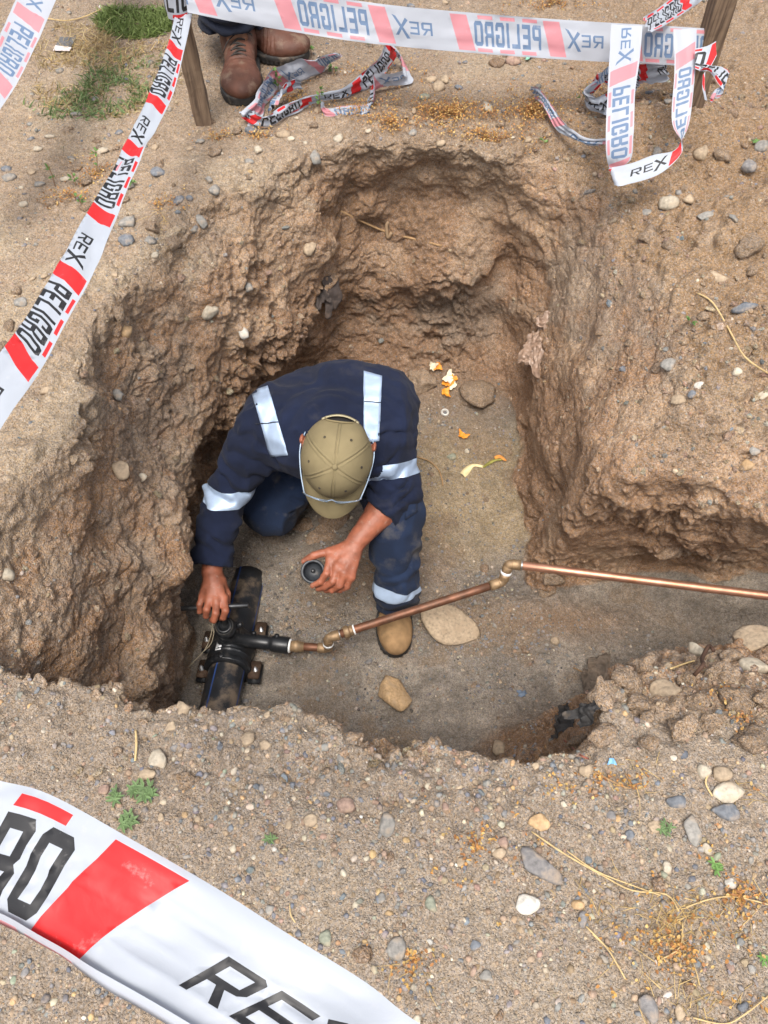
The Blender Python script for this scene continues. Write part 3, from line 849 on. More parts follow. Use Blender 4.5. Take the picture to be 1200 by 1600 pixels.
more(60, .6, 1.5, .95, 2.4, -.25, .2, .016, .045, ['clod', 'clod', 'tan', 'brown', 'grey'], '%s lump on the bank right of the pit', 'lumps on the right bank', 'earth_clod', .5, 'clod')
more(34, .42, 1.1, .38, .75, -.35, .1, .016, .038, ['clod', 'tan', 'pale', 'clod'], '%s lump on the near right bank by the trench', 'lumps on the near right bank', 'earth_clod', .3, 'clod')
more(46, -.95, -.15, 1.2, 2.25, -.3, .1, .018, .055, ['clod', 'clod', 'clod', 'tan', 'grey'], '%s lump broken from the crust along the left and back rim of the pit', 'lumps along the left and back rim', 'earth_clod', .3, 'clod')
more(18, -.3, .5, 2.05, 2.35, -.3, .1, .018, .05, ['clod', 'tan', 'pale'], '%s lump on the rim above the back wall', 'lumps above the back wall', 'earth_clod', .4, 'clod')
more(22, -.55, .4, .34, .52, -.1, .1, .014, .035, ['clod', 'clod', 'tan'], '%s lump on the near rim of the pit', 'lumps on the near rim', 'earth_clod', .3, 'clod')
more(50, -.5, .5, .7, 2.05, -1.0, -.7, .012, .028, ['clod', 'brown', 'slate'], 'small %s lump on the pit floor', 'lumps on the pit floor', 'earth_clod', .6, 'clod')
# ============================================================ PEOPLE
class Solid:
    """smooth union of round cones and ellipsoids, evaluated only where it matters"""
    def __init__(self): self.p = []; self.cut = []; self.disp = []
    def c(self, a, b, r1, r2=None, k=.01, flat=None):
        a = np.array(a, float); b = np.array(b, float); r2 = r1 if r2 is None else r2
        self.p.append(('c', a, b, r1, r2, k, flat, (a + b) / 2, np.linalg.norm(b - a) / 2 + max(r1, r2))); return self
    def e(self, c, M, r, k=.01):
        c = np.array(c, float); self.p.append(('e', c, np.array(M, float), r, None, k, None, c, max(r))); return self
    def trim(self, c, ax, R_=.1):
        ax = np.array(ax, float); self.cut.append((np.array(c, float), ax / np.linalg.norm(ax), R_)); return self
    def __call__(self, q):
        out = np.empty(len(q))
        for i in range(0, len(q), 10000): out[i:i + 10000] = self.ev(q[i:i + 10000])
        return out
    def ev(self, q):
        lo, hi = q.min(0), q.max(0); cen = (lo + hi) / 2; rad = np.linalg.norm(hi - lo) / 2
        L = [(np.linalg.norm(p[7] - cen) - p[8], p) for p in self.p]
        near = min(l[0] for l in L) + 2 * rad + .03
        d = None
        for dist, p in L:
            if dist - rad > max(near, .04) : continue
            v = cone(q, p[1], p[2], p[3], p[4], p[6]) if p[0] == 'c' else ellip(q, p[1], p[2], p[3])
            d = v if d is None else smin(d, v, p[5])
        for c, ax, R_ in self.cut:
            if np.linalg.norm(c - cen) < rad + R_ + .05:
                w = q - c
                d = np.maximum(d, -np.maximum(-(w @ ax), np.linalg.norm(w, axis=1) - R_))
        for f in self.disp: d = d + f(q)
        return d
def V3(*a): return np.array(a, float)
def px(x, y, z): return np.array(P(x, y, z)[:])
def nrm(v): return np.asarray(v, float) / np.linalg.norm(v)
def bounds(S, m=.03):
    lo = np.min([p[7] - p[8] for p in S.p], 0) - m; hi = np.max([p[7] + p[8] for p in S.p], 0) + m
    return lo, hi
def solid_obj(name, S, h, mat, parent, post=None):
    lo, hi = bounds(S)
    return sdf_obj(name, S, lo, hi, h, mat, parent, post)
def tube(name, pts, rad, mat, parent=None, seg=10, closed=False, rads=None, sub=4, ret=False):
    """smooth tube through points"""
    P_ = [Vector(p) for p in pts]
    Q = []
    n = len(P_)
    rr = rads if rads is not None else [rad] * n
    RR = []
    for i in range(n - 1 + (1 if closed else 0)):
        p0 = P_[(i - 1) % n] if (closed or i > 0) else P_[0]
        p1, p2 = P_[i % n], P_[(i + 1) % n]
        p3 = P_[(i + 2) % n] if (closed or i + 2 < n) else P_[-1]
        for k in range(sub):
            t = k / sub
            Q.append(0.5 * ((2 * p1) + (p2 - p0) * t + (2 * p0 - 5 * p1 + 4 * p2 - p3) * t * t + (3 * p1 - p0 - 3 * p2 + p3) * t ** 3))
            RR.append(rr[i % n] * (1 - t) + rr[(i + 1) % n] * t)
    if not closed: Q.append(P_[-1]); RR.append(rr[-1])
    m = len(Q); V = []; up = Vector((0.13, .21, 1)).normalized(); prev = None
    for i in range(m):
        a = Q[i - 1] if (i > 0 or closed) else Q[0]; b = Q[(i + 1) % m] if (i < m - 1 or closed) else Q[-1]
        t = (b - a).normalized()
        u = (up if prev is None else prev); u = u - t * u.dot(t)
        if u.length < 1e-4: u = t.orthogonal()
        u.normalize(); prev = u; w = t.cross(u)
        for k in range(seg):
            an = 2 * math.pi * k / seg
            V.append(Q[i] + (u * math.cos(an) + w * math.sin(an)) * RR[i])
    F = []
    for i in range(m - 1 + (1 if closed else 0)):
        for k in range(seg):
            F.append((i * seg + k, i * seg + (k + 1) % seg, ((i + 1) % m) * seg + (k + 1) % seg, ((i + 1) % m) * seg + k))
    if ret: return V, F
    bm = bmesh.new(); bv = [bm.verts.new(v) for v in V]
    for f in F: bm.faces.new([bv[i] for i in f])
    if not closed:
        bm.faces.new(bv[:seg][::-1]); bm.faces.new(bv[-seg:])
    return obj_bm(name, bm, mat, parent)
def multi_tube(name, list_, mat, parent=None, seg=6, sub=2):
    bm = bmesh.new()
    for pts, rad in list_:
        V, F = tube('', pts, rad, None, ret=True, seg=seg, sub=sub)
        bv = [bm.verts.new(v) for v in V]
        for f in F: bm.faces.new([bv[i] for i in f])
        bm.faces.new(bv[:seg][::-1]); bm.faces.new(bv[-seg:])
    return obj_bm(name, bm, mat, parent)
def band_from(o, name, c0, n0, c1, n1, off, mat, parent, near=None, rad=.12):
    """a sewn band: the strip of garment o between two planes, lifted off it"""
    bm = bmesh.new(); bm.from_mesh(o.data)
    M = parent_world(o) if o.parent is None else Matrix.Identity(4)
    far = [v for v in bm.verts if (np.array(v.co[:]) - near) @ (np.array(v.co[:]) - near) > rad * rad]
    bmesh.ops.delete(bm, geom=far, context='VERTS')
    bmesh.ops.bisect_plane(bm, geom=bm.verts[:] + bm.edges[:] + bm.faces[:], plane_co=c0, plane_no=n0, clear_inner=True, dist=1e-6)
    bmesh.ops.bisect_plane(bm, geom=bm.verts[:] + bm.edges[:] + bm.faces[:], plane_co=c1, plane_no=n1, clear_outer=True, dist=1e-6)
    bm.normal_update()
    for v in bm.verts: v.co = v.co + v.normal * off
    me = bpy.data.meshes.new(name); bm.to_mesh(me); bm.free()
    for p in me.polygons: p.use_smooth = True
    me.materials.append(mat)
    b = bpy.data.objects.new(name, me); COL.objects.link(b)
    b.parent = parent; b.matrix_parent_inverse = parent_world(parent).inverted()
    return b
def bvh_of(o):
    me = o.data
    return BVHTree.FromPolygons([v.co[:] for v in me.vertices], [tuple(p.vertices) for p in me.polygons])
def patch_on(bv, name, quad, nu, nv, off, mat, parent, thick=.0012):
    """cloth patch lying on a garment; quad = its four corners on the garment seen at those points of the photograph"""
    q = [np.array(c, float) for c in quad]
    rows = []
    for i in range(nu + 1):
        r_ = []
        for j in range(nv + 1):
            u, v = i / nu, j / nv
            c = (q[0] * (1 - u) + q[1] * u) * (1 - v) + (q[3] * (1 - u) + q[2] * u) * v
            d = (P(c[0], c[1], 0) - Vector((0, 0, CAMZ))).normalized()
            h = bv.ray_cast(Vector((0, 0, CAMZ)), d)
            r_.append((h[0] + h[1] * off) if h[0] is not None else None)
        rows.append(r_)
    bm = bmesh.new(); V = {}
    for i, r_ in enumerate(rows):
        for j, p in enumerate(r_):
            if p is not None: V[i, j] = bm.verts.new(p)
    for i in range(nu):
        for j in range(nv):
            k = [(i, j), (i + 1, j), (i + 1, j + 1), (i, j + 1)]
            if all(t in V for t in k): bm.faces.new([V[t] for t in k])
    o = obj_bm(name, bm, mat, parent)
    s = o.modifiers.new('s', 'SOLIDIFY'); s.thickness = thick; s.offset = 0
    return o

# ---- materials
def cloth(name, col, var=.12, weave=1200, sheen=.0, rough=.9, dirt=None, da=0, fold=0):
    m = simple(name, col, rough, var, 14, .5, weave, 0, dirt, da, 9, .25, sheen, .0012)
    return m
FLEECE = cloth('navy fleece', (.0065, .0105, .028), .25, 900, .03, .95, (.055, .050, .048, 1), .05)
TWILL = cloth('navy twill', (.011, .021, .050), .22, 1500, .03, .9, (.11, .10, .09, 1), .28)
DARKNAVY = cloth('dark navy cotton', (.008, .011, .022), .2, 1200, .05, .92)
KHAKI = cloth('khaki cotton', (.205, .165, .088), .10, 1600, .0, .9)
KHAKI2 = cloth('pale khaki strap', (.40, .35, .22), .08, 1600, .0, .9)
def refl(name='grey reflective tape'):
    m = simple(name, (.37, .47, .62), .45, .07, 60, .35, 500, .25, None, 0, 9, .6)
    return m
REFL = refl()
SKIN = simple('skin', (.29, .098, .054), .5, .28, 38, .7, 300, 0, (.40, .31, .25, 1), .10, 55, .45, 0, .0009)
SKIN.node_tree.nodes['Principled BSDF'].inputs['Subsurface Weight'].default_value = .04
SKIN.node_tree.nodes['Principled BSDF'].inputs['Subsurface Radius'].default_value = (.01, .004, .002)
NAIL = simple('fingernail', (.48, .28, .20), .35, .08, 80)
HAIR = simple('black hair', (.012, .010, .010), .7, .4, 500, .9, 900, 0)
SUEDE = simple('tan suede', (.29, .18, .09), .9, .25, 30, .7, 600, 0, (.10, .075, .05, 1), .12, 25, .2)
LEATHER = simple('brown leather', (.10, .040, .024), .6, .35, 22, .6, 260, 0, (.22, .16, .11, 1), .28, 18, .4)
RUBBER = simple('dark rubber', (.028, .027, .026), .75, .3, 40, .5, 300, 0, (.20, .15, .105, 1), .25, 30, .4)
LACE = simple('dark lace', (.03, .024, .02), .85, .2, 90)
STITCH = simple('stitching', (.16, .13, .07), .9, .2, 200)

# ---- the kneeling worker: joints (photograph point, height)
J = dict(shR=px(414,655,-.335), elR=px(350,772,-.545), wrR=px(331,892,-.655),
         shL=px(614,645,-.325), elL=px(625,765,-.475), wrL=px(560,842,-.515),
         knR=px(420,800,-.80), anL=px(617,938,-.845), knL=px(617,800,-.535))
C7 = V3(-.125, 1.30, -.30)
MID = V3(-.118, 1.47, -.365)
PEL = V3(-.115, 1.58, -.66)
BTN = px(523,730,-.170)
Aup = nrm(V3(.02, -.74, .67))
Fh = V3(-.12, -.67, -.74); Fh = nrm(Fh - Aup * (Fh @ Aup))
Xh = np.cross(Fh, Aup)                 # towards his left = right in the picture
if Xh[0] < 0: Xh = -Xh
HM = np.array([Xh, Fh, Aup])
HC = BTN - Aup * .125
def hl(x, f, a): return HC + Xh * x + Fh * f + Aup * a
person = empty('person', (float(PEL[0]), float(PEL[1]), FLOOR), 'man in navy fleece and khaki cap kneeling in the pit over the black pipe', 'person')

def finger(S, js, r0=.0105, r1=.0078):
    n = len(js) - 1
    for i in range(n):
        a, b = js[i], js[i + 1]
        ra = r0 + (r1 - r0) * i / n; rb = r0 + (r1 - r0) * (i + 1) / n
        S.c(a, b, ra * (1.06 if i else 1), rb, .0022 if i else .006)
HL = dict(
 index=[px(516,873,-.525), px(510,896,-.532), px(501,909,-.552), px(489,915,-.566)],
 middle=[px(527,885,-.527), px(520,908,-.545), px(507,918,-.570), px(497,920,-.585)],
 ring=[px(538,895,-.533), px(531,914,-.556), px(519,922,-.582), px(509,922,-.597)],
 little=[px(548,902,-.546), px(542,917,-.570), px(532,922,-.592), px(524,922,-.602)],
 thumb=[px(548,853,-.53), px(514,862,-.522), px(490,868,-.528), px(475,877,-.545)])
HR = dict(
 index=[px(349,935,-.685), px(352,954,-.688), px(349,965,-.708), px(344,966,-.728)],
 middle=[px(338,938,-.680), px(337,958,-.682), px(334,969,-.702), px(331,969,-.726)],
 ring=[px(327,936,-.680), px(323,952,-.680), px(322,962,-.704), px(323,960,-.727)],
 little=[px(317,931,-.686), px(312,944,-.690), px(312,955,-.710), px(314,954,-.731)],
 thumb=[px(343,908,-.680), px(354,928,-.705), px(354,945,-.730), px(347,955,-.742)])
B = Solid()
# head and face (looking down), neck
B.e(hl(0, -.004, .0), HM, (.074, .092, .113), .01)
B.e(hl(0, .030, -.055), HM, (.060, .066, .072), .02)
B.e(hl(0, .068, -.100), HM, (.030, .024, .022), .02)      # chin
B.c(hl(0, .092, -.005), hl(0, .112, -.045), .008, .014, .010)   # nose
for s in (-1, 1):
    B.e(hl(s * .013, .104, -.047), HM, (.008, .010, .007), .008)
    B.e(hl(s * .030, .083, -.005), HM, (.014, .011, .010), .006)   # eyes
    B.c(hl(s * .012, .096, .016), hl(s * .048, .078, .014), .009, .008, .012)  # brow
    B.e(hl(s * .082, -.018, -.020), HM, (.012, .022, .034), .006)  # ear
    B.e(hl(s * .094, -.034, -.012), HM, (.006, .013, .022), .004)
B.c(hl(-.020, .093, -.072), hl(.020, .093, -.072), .007, .007, .008)   # lips
B.c(hl(0, -.03, -.06), C7 + V3(0, -.02, -.03), .058, .062, .03)
# trunk and limbs under the clothes
B.c(C7 + V3(-.07, 0.02, -.06), PEL + V3(-.05, 0, -.02), .075, .09, .03); B.c(C7 + V3(.07, .02, -.06), PEL + V3(.05, 0, -.02), .075, .09, .03)
B.c(J['shR'], J['elR'], .036, .034, .02); B.c(J['shL'] + V3(-.02, 0, -.03), J['elL'], .034, .034, .02)
B.c(C7 + V3(0, 0, -.05), J['shR'], .05, .036, .02); B.c(C7 + V3(0, 0, -.07), J['shL'] + V3(-.02, 0, -.03), .045, .034, .02)
for e, w, Hd, nn in (('elL', 'wrL', HL, 0), ('elR', 'wrR', HR, 1)):
    E_, W_ = J[e], J[w]
    m_ = E_ * .62 + W_ * .38
    B.c(E_, m_, .040, .044, .01); B.c(m_, W_, .044, .0295, .02)
    kn = [Hd[k][0] for k in ('index', 'middle', 'ring', 'little')]
    for k, q in enumerate(kn):
        B.c(W_, q, .020 if k in (0, 3) else .019, .0125, .010)
    B.c(kn[0], kn[1], .011, .011, .008); B.c(kn[1], kn[2], .011, .011, .008); B.c(kn[2], kn[3], .011, .010, .008)
    for k in ('index', 'middle', 'ring', 'little'): finger(B, Hd[k], .0118 if k != 'little' else .0104, .0082 if k != 'little' else .0075)
    T = Hd['thumb']
    B.c(W_, T[0], .022, .018, .012); B.c(T[0], T[1], .018, .0125, .010); B.c(T[1], T[2], .0125, .0110, .004); B.c(T[2], T[3], .0112, .0088, .003)
HIPL, HIPR = PEL + V3(.09, -.03, -.01), PEL + V3(-.09, -.03, -.01)
B.c(HIPL, J['knL'], .075, .05, .03); B.c(J['knL'], J['anL'], .05, .035, .02); B.c(J['anL'], J['anL'] + V3(0, -.06, -.075), .030, .022, .02)
ANR = V3(-.33, 1.66, -.86)
B.c(HIPR, J['knR'], .075, .05, .03); B.c(J['knR'], ANR, .05, .035, .02); B.c(ANR, ANR + V3(0, -.02, -.05), .035, .03, .02)
B.disp.append(lambda q: .0008 * vnoise(q, 90, 3) + .0005 * np.abs(vnoise(q * np.array([1, 1, 1]), 210, 4)))
body = solid_obj('body', B, .0034, SKIN, person)
# nails
def nail(Hd, f, up, parent=body):
    a, b = Hd[f][-2], Hd[f][-1]; d = nrm(b - a); n = nrm(up - d * (up @ d)); s = np.cross(d, n)
    r = .0078
    bm = bmesh.new(); g = {}
    for i in range(5):
        for j in range(5):
            u = (i / 4 - .5) * 1.5; v = j / 4
            p = b + d * (-.004 + .009 * v) + (n * math.cos(u) + s * math.sin(u)) * (r + .0004 - .0025 * v * v)
            g[i, j] = bm.verts.new(p)
    for i in range(4):
        for j in range(4): bm.faces.new((g[i, j], g[i + 1, j], g[i + 1, j + 1], g[i, j + 1]))
    obj_bm('fingernail', bm, NAIL, parent)
vw = nrm(V3(0, -.55, .83))
nail(HL, 'thumb', vw); nail(HL, 'index', nrm(V3(.2, -.75, .3))); nail(HR, 'index', nrm(V3(0, -.9, -.1))); nail(HR, 'middle', nrm(V3(0, -.9, -.1)))
# hair and ears edge
Hh = Solid(); Hh.e(hl(0, -.004, .0), HM, (.081, .0985, .118), .01); Hh.e(hl(0, -.045, -.035), HM, (.070, .058, .060), .02)
Hh.trim(hl(0, .08, -.02), Fh - .2 * Aup, .2)
Hh.disp.append(lambda q: .0015 * vnoise(q, 260, 6))
solid_obj('hair', Hh, .005, HAIR, person)

# ---- fleece
S = Solid()
sh = V3(0, 0, -.02)
S.c(C7 + V3(-.085, .05, -.055), PEL + V3(-.07, -.01, .03), .108, .120, .03)
S.c(C7 + V3(.085, .05, -.055), PEL + V3(.07, -.01, .03), .108, .120, .03)
S.c(C7 + V3(0, .04, -.045), MID + V3(0, .01, 0), .112, .122, .05)
S.c(MID + V3(-.09, .0, -.01), MID + V3(.085, .0, 0), .118, .118, .05)
S.c(J['shR'] + V3(.02, .03, -.02), C7 + V3(-.07, .05, -.05), .088, .105, .05)
S.c(J['shL'] + V3(-.03, .03, -.02), C7 + V3(.07, .05, -.05), .088, .105, .05)
S.c(J['shR'] + V3(.015, 0, -.01), J['elR'], .086, .066, .04)
S.c(J['shL'] + V3(-.02, 0, -.01), J['elL'] + V3(-.008, 0, 0), .080, .062, .04)
cuR = J['elR'] * .08 + J['wrR'] * .92
S.c(J['elR'], cuR, .066, .056, .02)
cuL = J['elL'] * .54 + J['wrL'] * .46
S.c(J['elL'], cuL + (cuL - J['elL']) * .3, .062, .050, .02)
# rolled collar behind the neck
ringc = hl(0, -.045, -.085)
for k in range(9):
    a0, a1 = math.pi * (1.0 + k / 9), math.pi * (1.0 + (k + 1) / 9)
    f = lambda a: ringc + Xh * .088 * math.cos(a) + nrm(V3(0, -.85, -.2)) * 0.088 * math.sin(a) * 1.0 + Aup * 0
    S.c(f(a0), f(a1), .020, .020, .03)
S.trim(cuL, J['wrL'] - J['elL'], .12)
S.trim(cuR, J['wrR'] - J['elR'], .10)
def arm_folds(q, a, b, t0, t1, amp, lam, R_):
    ba = b - a; L = np.linalg.norm(ba); t = ((q - a) @ ba) / L / L
    v = np.linalg.norm(q - a - np.clip(t, 0, 1)[:, None] * ba, axis=1)
    m = sstep(t0 - .12, t0, t) * (1 - sstep(t1, t1 + .12, t)) * (v < R_)
    ph = t * L / lam * 1.5 * math.pi + 6.0 * vnoise(q, 9, 8) + 2.0 * vnoise(q, 22, 9)
    return amp * m * (np.abs(np.sin(ph / 2)) - .6) * (.6 + .6 * vnoise(q, 11, 10))
S.disp.append(lambda q: arm_folds(q, J['shR'], J['elR'], .15, 1.1, -.014, .040, .13) + arm_folds(q, J['elR'], cuR, .30, 1.05, -.010, .034, .10)
              + arm_folds(q, J['shL'], J['elL'], .10, 1.1, -.016, .036, .13) + arm_folds(q, J['elL'], cuL, 0, .45, -.010, .028, .11))
def yoke(q):
    w = q - (hl(0, -.03, -.05)); d_ = np.linalg.norm(w, axis=1)
    m = sstep(.09, .12, d_) * (1 - sstep(.17, .27, d_)) * sstep(-.02, .04, w @ V3(0, .8, .5))
    return -.010 * m * (.5 + .8 * vnoise(q, 6, 111)) * (np.abs(np.sin(d_ / .044 * math.pi + 4.5 * vnoise(q, 5.5, 11) + 1.5 * vnoise(q, 14, 211))) - .55)
S.disp.append(yoke)
S.disp.append(lambda q: .008 * vnoise(q, 6, 12) + .020 * np.abs(vnoise(q * np.array([1, 1.5, 1]), 8, 13)) + .008 * np.abs(vnoise(q * np.array([1.3, 1, 1]), 19, 19)) - .007 + .0010 * vnoise(q, 60, 14))
fleece = solid_obj('fleece_sweater', S, .0055, FLEECE, person)
FB = bvh_of(fleece)
patch_on(FB, 'reflective_strip', [(393, 612), (419, 603), (451, 711), (423, 714)], 6, 22, .0022, REFL, fleece)
patch_on(FB, 'reflective_strip', [(568, 580), (597, 588), (592, 689), (568, 692)], 6, 22, .0022, REFL, fleece)
for q_ in ([(401, 662), (436, 659), (436.3, 660.4), (401.3, 663.4)], [(568, 627), (595, 628), (595, 629.4), (568, 628.4)]):
    patch_on(FB, 'seam', q_, 4, 1, .0042, DARKNAVY, fleece, .0006)
def arm_band(a, b, t, w, n=None):
    ax = nrm(b - a) if n is None else nrm(n); c = a + (b - a) * t
    return band_from(fleece, 'reflective_band', c - ax * w / 2, ax, c + ax * w / 2, ax, .002, REFL, fleece, c, .115)
arm_band(J['shR'], J['elR'], .93, .048, nrm(J['elR'] - J['shR']) + V3(.42, 0, 0))
arm_band(J['shL'], J['elL'], .70, .044)
# cuff knit
for (a, b, r_, c) in ((J['elR'], cuR, .048, .05), (J['elL'], cuL, .056, .05)):
    ax = nrm(b - a)
    band_from(fleece, 'cuff', b - ax * .030, ax, b - ax * .001, ax, .0022, FLEECE, fleece, b, .09)

# ---- trousers
T = Solid()
T.c(PEL + V3(-.09, 0, 0), PEL + V3(.09, 0, 0), .125, .125, .04)
T.c(HIPL, J['knL'] + V3(0, .01, .0), .115, .083, .04)
T.c(J['knL'], J['anL'] + V3(0, 0, .07), .082, .068, .03)
T.c(J['anL'] + V3(0, 0, .07), J['anL'] + V3(0, .005, -.04), .068, .058, .02)
T.c(HIPR, J['knR'], .118, .084, .04)
T.c(J['knR'], ANR, .082, .066, .03)
T.trim(J['anL'] + nrm(J['anL'] - J['knL']) * .022, J['anL'] - J['knL'], .1)
T.disp.append(lambda q: arm_folds(q, J['knL'], J['anL'], .30, 1.2, -.014, .055, .13) + arm_folds(q, HIPR, J['knR'], -.2, .8, -.012, .05, .16)
              + .006 * vnoise(q, 7, 15) + .018 * np.abs(vnoise(q * np.array([1, 1, 1.6]), 8, 25)) + .007 * np.abs(vnoise(q, 19, 16)) - .006 + .0012 * vnoise(q, 50, 17))
trous = solid_obj('trousers', T, .0055, TWILL, person)
ax = nrm(J['anL'] - J['knL']); cb = J['knL'] * .27 + J['anL'] * .73
band_from(trous, 'reflective_band', cb - ax * .018, nrm(ax + V3(-.20, 0, 0)), cb + ax * .020, nrm(ax + V3(.10, 0, 0)), .002, REFL, trous, cb, .12)
TB = bvh_of(trous)
pk = patch_on(TB, 'pocket_flap', [(632, 758), (650, 756), (651, 800), (633, 812)], 5, 8, .003, TWILL, trous)

# ---- boots
def boot(M, mats, parent, name='boot', laces=True, s=1.0):
    """M: world matrix, y = toe direction, z = up"""
    def tw(V): V = np.asarray(V) * np.array(s); return V @ np.array(M.to_3x3()).T + np.array(M.translation)
    U = Solid()
    U.c((0, -.005, .055), (0, .02, .05), .043, .043, .01)
    U.c((0, 0, .07), (0, -.008, .17), .044, .050, .02)
    U.c((0, .03, .10), (0, .15, .055), .040, .042, .03)
    U.e((0, .175, .046), np.eye(3), (.051, .068, .040), .02)
    U.e((.004, .14, .04), np.eye(3), (.052, .07, .034), .02)
    U.trim((0, -.01, .165), (0, -.1, 1), .15)
    base = U.ev
    def up_(q):
        d = base(q)
        d = np.maximum(d, .024 - q[:, 2])
        cr = np.exp(-((q[:, 1] - .115) / .02)**2) * .0020 * np.sin(q[:, 1] * 520 + 2 * vnoise(q, 30, 4))
        seam = .0020 * np.exp(-((q[:, 1] - .128 - .25 * q[:, 0]**2 / .05) / .0018)**2)
        return d + cr + seam + .0010 * vnoise(q, 60, 5)
    V, F = surface_net(up_, (-.08, -.08, .01), (.08, .27, .2), .0042)
    V = project(up_, V, .0042)
    o = mesh_np(name, tw(V), F, mats[0], True, parent)
    def so(q):
        a = cone(q * np.array([1, 1, 0]) , (0, -.012, 0), (0, .04, 0), .046, .046)
        b = cone(q * np.array([1, 1, 0]) , (.003, .12, 0), (.002, .185, 0), .0545, .0525)
        c = cone(q * np.array([1, 1, 0]) , (0, .02, 0), (.003, .15, 0), .044, .054)
        r_ = smin(smin(a, b, .02), c, .02)
        tread = .003 * (np.sin(q[:, 1] * 420) > .3) * (q[:, 2] < .016)
        return smax(r_ + tread, np.abs(q[:, 2] - .017) - .017, .006)
    V, F = surface_net(so, (-.08, -.08, -.01), (.08, .27, .05), .004)
    V = project(so, V, .004)
    mesh_np('sole', tw(V), F, mats[1], True, o)
    # tongue and laces
    ts = [(.018 * (1), .0, .0)]
    def top(y): return max(-U.ev(np.array([[0, y, z_]]))[0] * 0 + (z_ if U.ev(np.array([[0, y, z_]]))[0] < 0 else 0) for z_ in np.linspace(.04, .2, 60))
    L = []
    ys_ = [.056, .076, .096, .114]
    for i, y in enumerate(ys_):
        z_ = top(y)
        w = .020
        L.append(([tw([[-w, y + .004, z_ - .006]])[0], tw([[0, y, z_ + .004]])[0], tw([[w, y - .004, z_ - .006]])[0]], .0029))
        if i < 3:
            z2 = top(ys_[i + 1])
            L.append(([tw([[-w, y + .004, z_ - .006]])[0], tw([[0, y + .009, (z_ + z2) / 2 + .005]])[0], tw([[w, ys_[i + 1], z2 - .005]])[0]], .0029))
    if laces:
        y = .05; z_ = top(y) + .004
        L.append(([tw([p])[0] for p in [(0, y, z_), (.02, y + .01, z_ + .012), (.042, y + .0, z_ - .004), (.03, y - .005, z_ - .002), (0, y, z_)]], .0018))
        L.append(([tw([p])[0] for p in [(0, y, z_), (-.02, y + .012, z_ + .012), (-.040, y + .01, z_ - .006), (-.03, y, z_ - .002), (0, y, z_)]], .0018))
        L.append(([tw([p])[0] for p in [(0, y, z_), (.025, y + .04, z_ - .005), (.04, y + .05, z_ - .035)]], .0018))
    multi_tube('laces', L, LACE, o, 6, 4)
    bmx = bmesh.new()
    return o
def frame(origin, toe, up=(0, 0, 1)):
    y = nrm(np.array(toe, float)); z = np.array(up, float); x_ = nrm(np.cross(y, z)); z = np.cross(x_, y)
    M = Matrix(((x_[0], y[0], z[0], origin[0]), (x_[1], y[1], z[1], origin[1]), (x_[2], y[2], z[2], origin[2]), (0, 0, 0, 1)))
    return M
t0 = px(619, 1030, FLOOR + .02); t0[2] = 0
h0 = np.array([J['anL'][0], J['anL'][1], 0])
dirL = nrm(t0 - h0)
fz = drop(float(t0[0]), float(t0[1] + .1), -.5)[0].z
orgL = V3(*(t0 - dirL * .245)[:2], fz)
boot(frame(orgL, dirL), (SUEDE, RUBBER), person, 'boot')
fr = drop(-.33, 1.66, -.7)[0].z
boot(frame((-.33, 1.72, fr + .10), (0.05, -.62, -.60), (0, .6, .62)), (SUEDE, RUBBER), person, 'boot', False)

# ---- cap
def cap_pt(az, el, rr=0):
    """az 0 = forehead, el 0 = rim, pi/2 = top, on the dome"""
    rx, rf, ra = .0935, .107, .127
    x_ = math.cos(el) ** .85 * math.sin(az) * (rx + rr); f_ = math.cos(el) ** .85 * math.cos(az) * (rf + rr); a_ = math.sin(el) * (ra + rr) - .004
    return x_, f_, a_
NA, NE = 288, 60
cv, cf = [], []
seams = [math.pi * k / 3 for k in range(6)]
for j in range(NE + 1):
    el = math.pi / 2 * j / NE * .995
    for i in range(NA):
        az = 2 * math.pi * i / NA
        dm = min(abs((az - s + math.pi) % (2 * math.pi) - math.pi) for s in seams) * math.cos(el) * .1
        rr = -.0014 * math.exp(-(dm / .0012)**2) + .0009 * math.exp(-((dm - .0042) / .0016)**2)
        rr -= .0028 * (1 - math.cos(3 * ((az % (math.pi / 3)) - math.pi / 6) * 2)) * .25 * math.cos(el)
        rr += .0012 * math.sin(az * 5 + el * 4) * math.cos(el)
        q = cap_pt(az, el, rr); cv.append(hl(*q))
def opening(az, el):
    a = abs((az - math.pi + math.pi) % (2 * math.pi) - math.pi) * .1
    return a < .043 and el < .06 + .36 * math.sqrt(max(0, 1 - (a / .043)**2))
for j in range(NE):
    el = math.pi / 2 * (j + .5) / NE
    for i in range(NA):
        az = 2 * math.pi * (i + .5) / NA
        azb = (az + 0) % (2 * math.pi)
        if opening(azb - math.pi + math.pi, el) and abs(azb - math.pi) < .6: continue
        a = j * NA + i; b = j * NA + (i + 1) % NA
        cf.append((a, b, b + NA, a + NA))
bm = bmesh.new(); bv_ = [bm.verts.new(v) for v in cv]
for f in cf: bm.faces.new([bv_[i] for i in f])
loose = [v for v in bm.verts if not v.link_faces]
bmesh.ops.delete(bm, geom=loose, context='VERTS')
crown = obj_bm('cap', bm, KHAKI, person)
m_ = crown.modifiers.new('s', 'SOLIDIFY'); m_.thickness = .0022; m_.offset = -1
